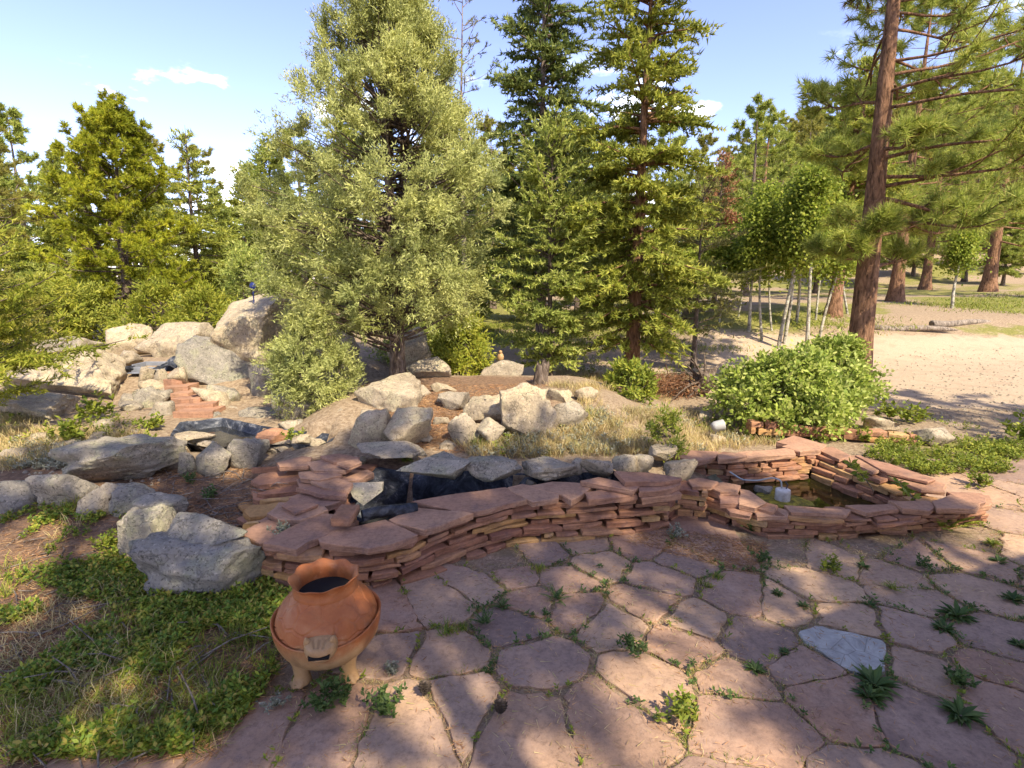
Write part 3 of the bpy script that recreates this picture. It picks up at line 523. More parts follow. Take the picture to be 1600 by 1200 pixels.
B = [
 ((-14,606,118,656), 'broad pale flat-topped boulder at the left edge above the dry grass', {}),
 ((40,522,172,570), 'weathered pale boulder lying behind the overhanging slab boulder', dict(Y=7.9, sink=.6)),
 ((10,545,224,622), 'largest pale slab boulder with a dark overhang along its foot', dict(sink=.1, deep=.7, cuts=9)),
 ((153,505,242,556), 'rounded boulder second from the top of the left pile, left of the split boulder', dict(Y=8.0, sink=.5)),
 ((233,503,331,562), 'split pale boulder behind the grey trough at the waterfall top', dict(Y=7.9, sink=.4, cuts=9)),
 ((182,547,218,570), 'small round boulder wedged beside the left end of the grey trough', dict(Y=7.2)),
 ((296,524,402,628), 'big dark shaded boulder carrying the tall perched boulder', dict(Y=6.7, m='granite_grey', deep=.9)),
 ((333,454,450,572), 'tall boulder perched on top of the dark one, blue ornament on it', dict(Y=6.95, cuts=8, sink=.08, deep=.9)),
 ((300,606,370,641), 'long tilted stone leaning beside the red waterfall steps', dict(Y=6.0, tilt=.3)),
 ((262,572,296,601), 'angular pinkish stone standing in the top of the waterfall', dict(Y=6.5, cuts=10)),
 ((214,573,244,596), 'small stone just under the grey trough', dict(Y=6.7)), ((240,576,264,604), 'narrow stone left of the angular waterfall stone', dict(Y=6.6)), ((222,592,256,618), 'lichen-spotted stone left of the upper waterfall steps', dict(Y=6.4)),
 ((346,634,380,656), 'small rounded stone at the stream\'s far edge', dict(Y=5.9)),
 ((368,636,440,673), 'low grey stone sloping into the stream pool', dict(Y=5.6, m='granite_grey')),
 ((180,616,236,648), 'pale stone below the end of the slab boulder', dict(Y=6.1)), ((146,643,188,670), 'pale stone half hidden in dry grass, left of the stream', dict(Y=5.7)), ((184,642,240,672), 'pale rounded stone beside the yellow-green plant', dict(Y=5.7)), ((232,626,274,680), 'upright pale stone at the left of the lowest waterfall step', dict(Y=5.6)),
 ((194,668,266,698), 'pale stone resting behind the large shaded boulder', dict(Y=5.0)),
 ((120,683,278,764), 'large smooth shaded grey boulder in the left stone row', dict(m='granite_grey', cuts=4, sink=.15)),
 ((276,703,309,744), 'small upright grey stone next to the large shaded boulder', dict(m='granite_grey')), ((265,684,297,710), 'brownish stone tucked behind the small upright grey stone', dict(Y=4.6)),
 ((303,690,363,747), 'faceted bluish-grey stone in the middle of the left row', dict(m='granite_grey', cuts=12)),
 ((355,680,418,736), 'blocky speckled stone, fourth of the left row', dict(m='granite_grey', cuts=9, square=.3)),
 ((415,688,503,715), 'long flat stone at the end of the left row by the slabs', dict(Y=4.55)), ((266,677,336,695), 'thin sunlit flat stone on the near lip of the stream', dict(Y=4.75)), ((400,671,452,695), 'reddish wedge stone on the near lip of the stream', dict(Y=4.75, m='red', cuts=9)),
 ((66,735,139,797), 'dark lichen-covered boulder, second from the left edge', dict(m='granite_grey')), ((-10,748,72,802), 'flat-topped boulder at the left edge above the green ground cover', dict(m='granite_grey')), ((-5,736,50,764), 'dark stone behind the left-edge boulder', dict(Y=4.2, m='granite_grey')),
 ((128,754,185,810), 'pale sunlit wedge boulder leaning in the left row', dict(cuts=9)), ((168,756,239,806), 'shaded stone right of the pale wedge boulder', dict(m='granite_grey')), ((216,772,300,812), 'flat oval bluish stone behind the near boulders', dict(m='granite_grey', cuts=4)),
 ((188,792,276,892), 'tall rounded grey boulder behind the two stacked near ones', dict(m='granite_grey', cuts=4, Y=2.95)),
 ((221,833,420,938), 'nearest big grey boulder with a hollow in its front face', dict(m='granite_grey', cuts=6, deep=.55, sink=.12)),
 ((250,804,399,860), 'lens-shaped boulder resting on the nearest big boulder', dict(m='granite_grey', cuts=5, Y=2.72, deep=.6, sink=.02)),
 ((552,588,662,650), 'striped boulder just below the juniper trunk', dict(Y=5.1, layers=.05)), ((600,636,676,704), 'round smooth boulder in the middle of the mound', dict(cuts=4, sink=.1, Y=4.35)), ((543,638,616,708), 'pale rough boulder left of the round smooth one', dict(Y=4.4)),
 ((684,611,735,643), 'angular white stone at the top of the needle slope', dict(Y=5.1, cuts=11)), ((722,617,794,659), 'egg-shaped boulder held between two others on the mound', dict(Y=4.8, cuts=4)), ((763,609,815,645), 'slanting stone above the egg-shaped boulder', dict(Y=5.1, tilt=.35)),
 ((780,597,872,690), 'biggest sunlit boulder on the right of the mound', dict(Y=4.6, deep=.7, cuts=6, sink=.1)), ((850,606,905,650), 'rounded boulder behind the right end of the mound', dict(Y=5.3)), ((858,624,919,678), 'sloping pale boulder ending the mound on the right', dict(Y=4.75)),
 ((700,645,753,690), 'low pale boulder half buried in rusty needles', dict(Y=4.5, sink=.5)), ((750,561,818,603), 'boulder under the little clay figurine', dict(Y=6.9, cuts=5)),
 ((557,693,666,729), 'long flat sunlit stone at the pond\'s back left', dict(Y=3.95, sink=.1)), ((623,708,742,757), 'lens-shaped lichen stone overhanging the black liner', dict(Y=3.62, m='granite_grey', sink=.1)), ((727,713,818,754), 'grey stone overhanging the liner, second along the pond\'s back', dict(Y=3.65, m='granite_grey', sink=.1)),
 ((815,718,912,752), 'tan stone with a dark crease along the pond\'s back edge', dict(Y=3.66, sink=.1)), ((905,713,956,745), 'blocky tan stone at the pond\'s back right', dict(Y=3.75)), ((884,716,911,740), 'small stone between two tan ones at the pond\'s back', dict(Y=3.8)),
 ((953,711,1002,740), 'pale stone right of the blocky tan one', dict(Y=3.85)), ((988,712,1023,737), 'small pale stone near the right end of the pond', dict(Y=3.9)), ((1036,715,1090,749), 'squarish pale block between the two ponds', dict(Y=3.75, square=.35, cuts=5)), ((1014,696,1060,720), 'pale stone in silver leaves behind the squarish block', dict(Y=4.2)),
 ((-25,558,42,614), 'grey boulder at the left edge behind the overhanging slab', dict(Y=7.3, m='granite_grey')), ((206,604,262,642), 'rounded grey stone left of the middle waterfall steps', dict(Y=5.95, m='granite_grey')), ((326,600,378,632), 'dark round stone at the foot of the big shaded boulder', dict(Y=6.15, m='granite_grey')),
 ((388,566,446,622), 'shaded boulder right of the big dark one, half under the juniper limb', dict(Y=6.4, m='granite_grey')), ((96,628,160,660), 'low pale stone right of the broad flat-topped boulder', dict(Y=6.2)), ((300,640,348,662), 'flat dark stone beside the lowest waterfall step', dict(Y=5.6, m='granite_grey')), ((128,590,190,626), 'pale stone at the foot of the slab boulder\'s overhang', dict(Y=6.5)),
 ((440,655,492,682), 'grey stone on the far bank of the stream', dict(Y=5.2, m='granite_grey')), ((672,596,716,622), 'small pale boulder at the top of the mound right of the juniper', dict(Y=5.7)), ((640,600,680,628), 'tan stone between the striped boulder and the mound top', dict(Y=5.5)), ((745,655,790,688), 'pale stone low on the mound, left of the biggest sunlit boulder', dict(Y=4.45)),
 ((522,508,562,576), 'tall pale rock face seen through the juniper, left of its trunk', dict(Y=7.2)), ((608,512,690,578), 'large boulder behind the juniper trunk', dict(Y=7.2)), ((632,556,708,596), 'broad boulder right of the juniper\'s foot', dict(Y=6.6)),
 ((512,653,565,684), 'rough pale stone at the right end of the stream', dict(Y=4.85)), ((518,638,553,658), 'small brown stone above the right end of the stream', dict(Y=5.1)), ((428,597,520,658), 'layered shaded boulder under the juniper branches', dict(Y=5.5, layers=.07, m='granite_grey')),
 ((1344,648,1400,678), 'pale domed boulder at the right foot of the leafy bush', {}), ((1433,667,1482,700), 'tan boulder at the right end of the low edging', {}),
 ((896,603,936,628), 'pale boulder on the dry ground left of the small bright bush', {}), ((1086,642,1116,664), 'low pale rock behind the grey garden light', {}),
 ((1470,470,1542,503), 'large brown boulder on the grassy forest slope at right', dict(Y=19)), ((1188,552,1222,570), 'reddish rock behind the leafy bush', dict(Y=11)), ((1222,549,1248,568), 'dark rock next to the reddish one behind the bush', dict(Y=11)),
 ((1185,470,1345,535), 'dark wide granite outcrop behind the aspen trunks', dict(Y=19, m='granite_grey', cuts=10, deep=.5)), ((1040,495,1130,530), 'pale granite outcrop left of the aspens', dict(Y=19, cuts=10, deep=.5)), ((940,490,1010,520), 'low pale rock in the woods behind the tall fir', dict(Y=22)),
 ((1545,205,1640,262), 'pale rock cliff on the hilltop at the right edge', dict(cuts=12)), ((1270,275,1312,310), 'pale cliff rock among the hillside pines', dict(cuts=12)),
]
for k, (bb, lab, kw) in enumerate(B):
    kw = dict(kw); m = kw.pop('m', 'granite'); boulder(bb, lab, 100 + k, m, **kw)
r = np.random.default_rng(12)
sm = [ICO[3], ]
for k, (px, py, s) in enumerate([(60,690,.1),(25,715,.12),(110,700,.09),(150,690,.1),(165,668,.1),(205,640,.12),(250,615,.09),(330,700,.09),(320,640,.08),(450,668,.09),(470,690,.08),(560,725,.07),(830,757,.04),(790,640,.08),(700,700,.07),(1010,690,.06),(690,660,.08),(1120,690,.09),(1190,680,.08),(745,672,.07),(665,690,.06),(770,655,.08),(690,628,.07),(640,640,.08),(655,622,.07),(880,690,.06),(800,695,.05),(575,650,.08),(600,620,.07)]):
    p = hit(px, py); me = boulder_mesh('small_stone', s, s * .8, s * .55, 400 + k, M['granite'], 8, 3)
    if k == 0: marks = [(o.location.copy(), o['label']) for o in COL.objects if o.name.startswith('boulder')]; taken = set()
    for _, lb in sorted(marks, key=lambda q: (q[0].x - p[0]) ** 2 + (q[0].y - p[1]) ** 2):
        if lb not in taken: taken.add(lb); break
    tag(link('small_stone', me, None, p + [0, 0, s * .2]), 'small loose stone near the ' + ' '.join(lb.split()[:10]).rstrip(' ,'), 'stone', 'loose stones between the boulders')

# ------------------------------------------------------------------ waterfall
Wf = tag(empty('waterfall_steps', ony(298, 650, 5.8)), 'staircase of red slabs forming the dry waterfall', 'waterfall')
r = np.random.default_rng(3)
for (x0, y0, x1, y1, Yd) in [(272,641,332,656,5.55),(264,631,330,644,5.75),(268,621,302,633,5.95),(296,620,312,632,5.9),(268,612,294,623,6.12),(256,602,292,613,6.3),(256,590,284,602,6.5),(252,579,270,588,6.7)]:
    a, c = ony(x0, y1, Yd), ony(x1, y1, Yd); zt = ony(x0, y0 + 3, Yd)[2]; w_ = c[0] - a[0]
    poly = roughen([(a[0], Yd), (a[0] + w_ * .5, Yd - .02), (c[0], Yd + .02), (c[0] - .03, Yd + .32), (a[0] + .03, Yd + .3)], .1, .012, r)
    slab('step_slab', poly, a[2] - .12, zt, M['slab'], Wf, r, tilt=(r.normal() * .03, -.03))
b = MB('grey_plastic'); f = b.noise(b.coord(), 5, 6); M['plastic'] = b.fin(b.ramp(f, [(.3, (.12, .125, .14)), (.7, (.24, .25, .27))]), None, .5)
def boxmesh(acc, c, s, rx=0., rz=0.):
    v = np.array([(x, y, z) for x in (-1, 1) for y in (-1, 1) for z in (-1, 1)], float) * np.array(s) / 2
    cz, sz_ = math.cos(rz), math.sin(rz); v = v @ np.array([[cz, sz_, 0], [-sz_, cz, 0], [0, 0, 1]])
    acc.add(v + np.array(c), [[0, 1, 3, 2], [4, 6, 7, 5], [0, 4, 5, 1], [2, 3, 7, 6], [0, 2, 6, 4], [1, 5, 7, 3]])
def bev(o, w=.008, seg=2):
    m = o.modifiers.new('bevel', 'BEVEL'); m.width = w; m.segments = seg; return o
p = ony(243, 566, 7.15)
T = tag(empty('water_trough', p - [0, 0, .06]), 'grey plastic spill trough at the top of the waterfall', 'trough')
a = Acc(); boxmesh(a, (0, .14, -.02), (.46, .02, .14)); boxmesh(a, (0, 0, -.08), (.46, .3, .02)); boxmesh(a, (-.22, 0, -.02), (.02, .26, .14)); boxmesh(a, (.22, 0, -.02), (.02, .26, .14)); boxmesh(a, (0, -.14, -.03), (.46, .02, .1))
bev(link('basin', a.mesh('basin', M['plastic']), T))
a = Acc(); boxmesh(a, (0, -.2, -.045), (.42, .12, .012)); bev(link('spill_lip', a.mesh('spill_lip', M['plastic']), T), .004)
a = Acc(); v, f = tube([(-.2, -.12, .0), (-.27, -.14, -.0), (-.32, -.12, -.02)], .035, 10); a.add(v, f); link('inlet_pipe', a.mesh('inlet_pipe', M['liner'], True), T)
# loose black sheet draped right of the trough
p = ony(283, 568, 6.95); n = 22; gxx, gyy = np.meshgrid(np.linspace(-.2, .2, n), np.linspace(-.25, .25, n)); zz = .05 * fbm(np.stack([gxx * 6, gyy * 6, gxx * 0], -1), 4, 3) + .12 * gyy
V = np.stack([gxx, gyy, zz], -1).reshape(-1, 3); i = (np.arange(n - 1)[:, None] * n + np.arange(n - 1)[None]).ravel(); F = np.stack([i, i + 1, i + 1 + n, i + n], -1)
o = link('plastic_sheet', npmesh('plastic_sheet', V, F, M['liner'], True), None, p); o.modifiers.new('thick', 'SOLIDIFY').thickness = .01
tag(o, 'crumpled black plastic sheet beside the grey trough', 'plastic sheet')
# triangular flap of lining and a stone slab standing in the pond's left corner
for nm, lab, pts_, Yd, mt, th in (('hanging_slab', 'grey triangular slab hanging point-down at the pond\'s left corner', [(542,757),(598,755),(597,768),(568,790),(552,778)], 3.45, 'granite_grey', .03),):
    W = [ony(x, y, Yd + (768 - y) * .004) for x, y in pts_]; c0 = np.mean(W, axis=0); n_ = len(W)
    V = [q - c0 for q in W] + [q - c0 + np.array((0, th, 0)) for q in W]
    F = [tuple(range(n_)), tuple(range(2 * n_ - 1, n_ - 1, -1))] + [(j, (j + 1) % n_, n_ + (j + 1) % n_, n_ + j) for j in range(n_)]
    tag(link(nm, pymesh(nm, V, F, M[mt]), None, c0), lab, 'stone slab', kind='thing')
p = ony(540, 805, 2.95); a = Acc(); boxmesh(a, (0, 0, 0), (.11, .2, .05)); o = bev(link('loose_brick', a.mesh('loose_brick', M['red']), None, p)); tag(o, 'loose red brick lying on the lining at the pond\'s near left', 'brick')
P = [ony(x, y, Yd) for x, y, Yd in [(566, 806, 3.0), (590, 800, 3.04), (620, 797, 3.08), (650, 794, 3.14)]]; c0 = P[0]; v, f = tube(np.array(P) - c0, .035, 12)
tag(link('black_hose', npmesh('black_hose', v, f, M['liner'], True), None, c0), 'thick black hose lying inside the curved pond', 'hose')

# ------------------------------------------------------------------ clay chiminea in the shape of a turtle
b = MB('terracotta'); co = b.coord(); sp_ = b.n('ShaderNodeSeparateXYZ'); b.l(co, sp_.inputs[0]); f = b.noise(co, 6, 9, .7, .5)
c = b.ramp(f, [(.3, (.25, .07, .022)), (.5, (.35, .115, .035)), (.68, (.4, .17, .065))])
buff = b.ramp(f, [(.3, (.27, .16, .065)), (.5, (.37, .22, .095)), (.7, (.44, .29, .15))])
ad = b.n('ShaderNodeMath', operation='ADD'); b.l(sp_.outputs['Z'], ad.inputs[0]); b.l(b.rng(b.noise(co, 5, 6), .3, .7, -.05, .05), ad.inputs[1])
c = b.mix(b.rng(ad.outputs[0], .15, .21, 1, 0), c, buff); c = b.mix(b.rng(b.noise(co, 12, 8, .75), .58, .72, 0, .45), c, (.5, .32, .19)); c = b.mix(b.rng(b.noise(co, 4, 10, .8, 1.), .5, .68, 0, .75), c, (.16, .075, .035)); c = b.mix(b.rng(b.noise(co, 9, 9, .8, .5), .64, .72, 0, .7), c, (.55, .47, .36))
M['clay'] = b.fin(c, b.bump(b.noise(co, 60, 6, .7), .18, .004, b.bump(f, .25, .012)), .5)
b = MB('near_black'); M['near_black'] = b.fin((.012, .01, .009), None, .95)  # plain near-black for the neck disc and the mouth slot
pot_loc = onz(513, 1040); pot_loc[1] = 2.1; pot_loc[0] = ony(514, 1000, 2.1)[0]; pot_loc[2] = .015
Pot = tag(empty('clay_chiminea', pot_loc, R(8)), 'orange terracotta turtle-shaped chiminea with a scalloped rim on stubby feet', 'chiminea')
def lathe_grid(fr, nt_, nz_):                           # fr(theta, s) -> r, z
    th, s = np.meshgrid(np.linspace(0, 2 * math.pi, nt_, endpoint=False), np.linspace(0, 1, nz_)); rr, z = fr(th, s)
    V = np.stack([rr * np.sin(th), -rr * np.cos(th), z], -1).reshape(-1, 3)
    i = np.arange(nz_ - 1)[:, None] * nt_; j = np.arange(nt_)[None]; j2 = (j + 1) % nt_
    return V, np.stack([i + j, i + j2, i + nt_ + j2, i + nt_ + j], -1).reshape(-1, 4)      # theta 0 faces the camera (-y)
def curve(xs, pts_): pts_ = np.array(pts_); return np.interp(xs, np.linspace(0, 1, len(pts_)), pts_)
def smooth_curve(xs, pts_):
    n = 400; y = np.interp(np.linspace(0, 1, n), np.linspace(0, 1, len(pts_)), pts_); k = np.ones(41) / 41; y = np.convolve(np.pad(y, 20, 'edge'), k, 'valid'); return np.interp(xs, np.linspace(0, 1, n), y)
def bowl(th, s):
    rim = .2 + .03 * ss(.35, 1.5, np.abs(np.angle(np.exp(1j * th)))) + .0 * th
    k = np.minimum(s / .8, 1); e = np.clip((s - .8) / .2, 0, 1)
    z = .042 + (rim - .042) * (1 - np.cos(k * math.pi / 2)) ** .85; rr = .03 + .186 * np.sin(k * math.pi / 2) ** .8
    rr = rr + .008 * np.sin(e * math.pi) - .03 * e ** 1.5; z = z + .012 * np.sin(e * math.pi) * 1 - .028 * ss(.5, 1, e); return rr, z
v, f = lathe_grid(bowl, 96, 44); link('bowl', npmesh('bowl', v, f, M['clay'], True), Pot)
def hexd(u, v):                                          # distance to hexagon borders
    u = np.asarray(u); v = np.asarray(v); best = []; 
    rw = np.round(v / .866); 
    for dv in (-1, 0, 1):
        rr_ = rw + dv; off = (np.mod(rr_, 2)) * .5; cu = np.round(u - off)
        for du in (-1, 0, 1): best.append(np.hypot(u - (cu + du + off), v - rr_ * .866))
    b_ = np.sort(np.stack(best), axis=0); return b_[1] - b_[0]
def shell(th, s):
    rr = smooth_curve(s, [.18, .202, .207, .206, .2, .19, .172, .142, .12]); z = .12 + .235 * s
    wob = .2 * np.sin(3 * th + 5 * s) + .16 * vnoise(np.stack([np.sin(th) * 2.5, np.cos(th) * 2.5, s * 3], -1), 3)
    e = hexd(th / (2 * math.pi) * 13 + wob * .8, s * 3.3 + wob); g = np.exp(-(e / .07) ** 2); rr = rr - .0032 * g + .0015 * np.exp(-((e - .16) / .08) ** 2); return rr, z
v, f = lathe_grid(shell, 260, 90); link('shell', npmesh('shell', v, f, M['clay'], True), Pot)
def neck(th, s):
    rr = smooth_curve(s, [.118, .126, .129, .125, .123, .125, .131, .138, .135, .124, .112, .108, .108, .108]); z = smooth_curve(s, [.335, .337, .35, .362, .375, .386, .396, .403, .406, .4, .385, .35, .31, .26])
    lip = ss(.3, .55, s) * (1 - ss(.72, .9, s)); return rr + (.0045 * lip * np.cos(9 * th + .4)), z + .004 * lip * np.cos(9 * th + 1.2) + .004 * lip * np.sin(2 * th)
v, f = lathe_grid(neck, 144, 60); link('scalloped_neck', npmesh('scalloped_neck', v, f, M['clay'], True), Pot)
aa = np.linspace(0, 2 * math.pi, 32, endpoint=False); link('dark_inside', pymesh('dark_inside', [((.112 * math.cos(t)), .112 * math.sin(t), .335) for t in aa], [tuple(range(32))], M['near_black']), Pot)  # flat near-black disc closes the neck so its inside reads dark
V, F = ICO[5]; U = V.copy(); hd = U * [.062, .066, .058]
hd[:, 2] = np.where(U[:, 2] > .45, .45 * .052 + (hd[:, 2] - .45 * .052) * .4, hd[:, 2])                                  # flat brow
slit = np.exp(-((U[:, 2] + .12) / .085) ** 2) * (U[:, 1] < -.45) * (np.abs(U[:, 0]) < .62); hd[:, 1] += slit * .026
for gx_, gs in ((-.3, -.5), (0, 0), (.3, .4)): hd[:, 2] -= .006 * np.exp(-((U[:, 0] - gx_ - gs * (U[:, 1] + .4) * .5) / .06) ** 2) * (U[:, 2] > .3) * (np.abs(U[:, 1] + .4) < .33)
ho = link('head', npmesh('head', hd, F, M['clay'], True), Pot); ho.location = (.012, -.196, .222); ho.rotation_euler = (R(8), 0, 0)
for sx_ in (-1, 1):
    V3, F3 = ICO[3]; e = V3 * [.015, .011, .025]; e[:, 0] *= (1 - .5 * np.clip(V3[:, 2], 0, 1)); eo = link('ear', npmesh('ear', e, F3, M['clay'], True), ho); eo.location = (sx_ * .046, -.012, .026); eo.rotation_euler = (0, sx_ * .2, 0)
a = Acc(); boxmesh(a, (0, 0, 0), (.074, .03, .011)); mo = link('mouth_slot', a.mesh('mouth_slot', M['near_black']), ho); mo.location = (0, -.046, -.009)  # near-black box makes the mouth slit read dark
for th_ in (-.75, .72, math.pi):
    def leg(th, s):
        rr = smooth_curve(s, [.003, .03, .038, .036, .031, .03, .034, .042, .046]); z = smooth_curve(s, [0, .001, .006, .018, .035, .055, .08, .105, .125]); toe = np.exp(-(np.angle(np.exp(1j * th)) / .9) ** 2) * (1 - ss(.2, .55, s)) * ss(.05, .2, s)
        return rr + toe * (.016 + .004 * np.cos(9 * th)), z
    v, f = lathe_grid(leg, 48, 26); lo_ = link('foot', npmesh('foot', v, f, M['clay'], True), Pot); lo_.location = (.135 * math.sin(th_), -.135 * math.cos(th_), 0); lo_.rotation_euler = (0, 0, th_ * .8)

# ------------------------------------------------------------------ pump, garden light, ornaments
b = MB('white_plastic'); f = b.noise(b.coord(), 20, 7, .7); M['white'] = b.fin(b.ramp(f, [(.3, (.45, .38, .26)), (.6, (.74, .69, .6))]), None, .5)
b = MB('clear_hose'); M['hose'] = b.fin((.34, .36, .34), None, .25)
pp = onz(1222, 782, .02); Pu = tag(empty('pond_pump', pp), 'white cylindrical pump with a clear hose standing in the pool', 'pump')
a = Acc(); n_ = 24; prof = [(.0, -.06), (.05, -.06), (.052, .0), (.052, .07), (.05, .085), (.04, .09), (.0, .09)]
def lathe(prof, n_=24): 
    t = np.linspace(0, 2 * math.pi, n_, endpoint=False); pr = np.array(prof); V = np.stack([pr[:, 0, None] * np.cos(t), pr[:, 0, None] * np.sin(t), np.repeat(pr[:, 1, None], n_, 1)], -1).reshape(-1, 3)
    i = np.arange(len(pr) - 1)[:, None] * n_; j = np.arange(n_)[None]; j2 = (j + 1) % n_; return V, np.stack([i + j, i + j2, i + n_ + j2, i + n_ + j], -1).reshape(-1, 4)
v, f = lathe(prof); link('pump_body', npmesh('pump_body', v, f, M['white'], True), Pu)
t = np.linspace(0, 1, 24); q = [(-.01, .0, .09), (-.015, .01, .15), (-.07, .03, .165), (-.16, .06, .13), (-.26, .1, .12), (-.33, .18, .16)]
P = np.column_stack([smooth_curve(t, [c_[k] for c_ in q]) for k in range(3)]); v, f = tube(P, .006, 8); link('clear_hose', npmesh('clear_hose', v, f, M['hose'], True), Pu)
P = [(.02, 0, .08), (.03, 0, .12), (.02, .02, .14)]; v, f = tube(P, .005, 6); link('power_cable', npmesh('power_cable', v, f, M['liner'], True), Pu)
me = boulder_mesh('wet_stone', .07, .05, .04, 77, M['granite_grey'], 6, 3); tag(link('wet_stone', me, None, onz(1195, 768, .03)), 'grey stone under water behind the pump', 'stone')
b = MB('grey_light_housing'); M['lamp'] = b.fin((.36, .35, .32), None, .45)
p = hit(1118, 686); La = tag(empty('garden_light', p), 'grey plastic garden spotlight on a stake in the dry grass', 'garden light')
v, f = tube([(0, 0, -.05), (0, 0, .12)], .008, 8); link('stake', npmesh('stake', v, f, M['lamp'], True), La)
v, f = lathe([(0, -.07), (.035, -.07), (.05, -.04), (.056, .04), (.058, .05), (.05, .052), (.046, .03), (0, .03)], 20); ro = link('lamp_head', npmesh('lamp_head', v, f, M['lamp'], True), La); ro.location = (.02, 0, .14); ro.rotation_euler = (R(20), R(80), R(25))
v, f = lathe([(0, .034), (.044, .034)], 20); go = link('lens', npmesh('lens', v, f, M['hose'], True), ro)
a = Acc(); boxmesh(a, (0, 0, .1), (.05, .05, .03)); bev(link('bracket', a.mesh('bracket', M['lamp']), La), .006)
b = MB('blue_glass'); M['blue'] = b.fin((.02, .03, .12), None, .15)
p = ony(396, 462, 7.25); Or = tag(empty('garden_ornament', p - [0, 0, .03]), 'small dark blue round ornament on top of the tall perched boulder', 'ornament')
V3, F3 = ICO[3]; bo = link('ball', npmesh('ball', V3 * [.04, .03, .05], F3, M['blue'], True), Or); bo.location = (0, 0, .15)
v, f = tube([(0, 0, -.06), (0, 0, .12)], .008, 8); link('stem', npmesh('stem', v, f, M['blue'], True), Or)
p = ony(782, 563, 7.2); Fg = tag(empty('clay_figurine', p - [0, 0, .01]), 'little orange clay bird figurine sitting on a round boulder', 'figurine')
v, f = lathe([(0, 0), (.03, 0), (.042, .03), (.045, .06), (.034, .09), (.02, .105), (0, .108)], 18); link('body', npmesh('body', v, f, M['clay'], True), Fg)
hd2 = link('head', npmesh('head', V3 * [.024, .026, .024], F3, M['clay'], True), Fg); hd2.location = (0, -.008, .12)
v, f = lathe([(.009, 0), (.005, .012), (0, .022)], 8); bk = link('beak', npmesh('beak', v, f, M['clay'], True), hd2); bk.location = (0, -.022, 0); bk.rotation_euler = (R(90), 0, 0)
# ------------------------------------------------------------------ trees
def tree_thing(name, loc, label, group=None, cat='tree'):
    return tag(empty(name, loc), label, cat, group)
def rot_about(d, ang_side, up=0): pass
def trunk_mesh(a, h, r0, lean=(0, 0), wob=.02, r=None, seg=14, flare=1.35, k=10, top=.04):
    t = np.linspace(0, 1, seg); P = np.column_stack([lean[0] * t + wob * np.sin(t * 7 + 1) * t, lean[1] * t + wob * np.cos(t * 6) * t, -.15 + (h + .15) * t])
    rad = r0 * ((1 - t) * (1 - top) + top); rad[0] *= flare * 1.15; rad[1] *= 1 + (flare - 1) * .4
    v, f = tube(P, rad, k); v = v + .12 * r0 * vnoise(v * [9, 9, 4], 2)[:, None] * nrm(v * [1, 1, 0] + 1e-6) * 0; a.add(v, f)
    return lambda z: np.column_stack([np.interp(z, P[:, 2], P[:, 0]), np.interp(z, P[:, 2], P[:, 1]), z]), lambda z: np.interp(z, P[:, 2], rad)
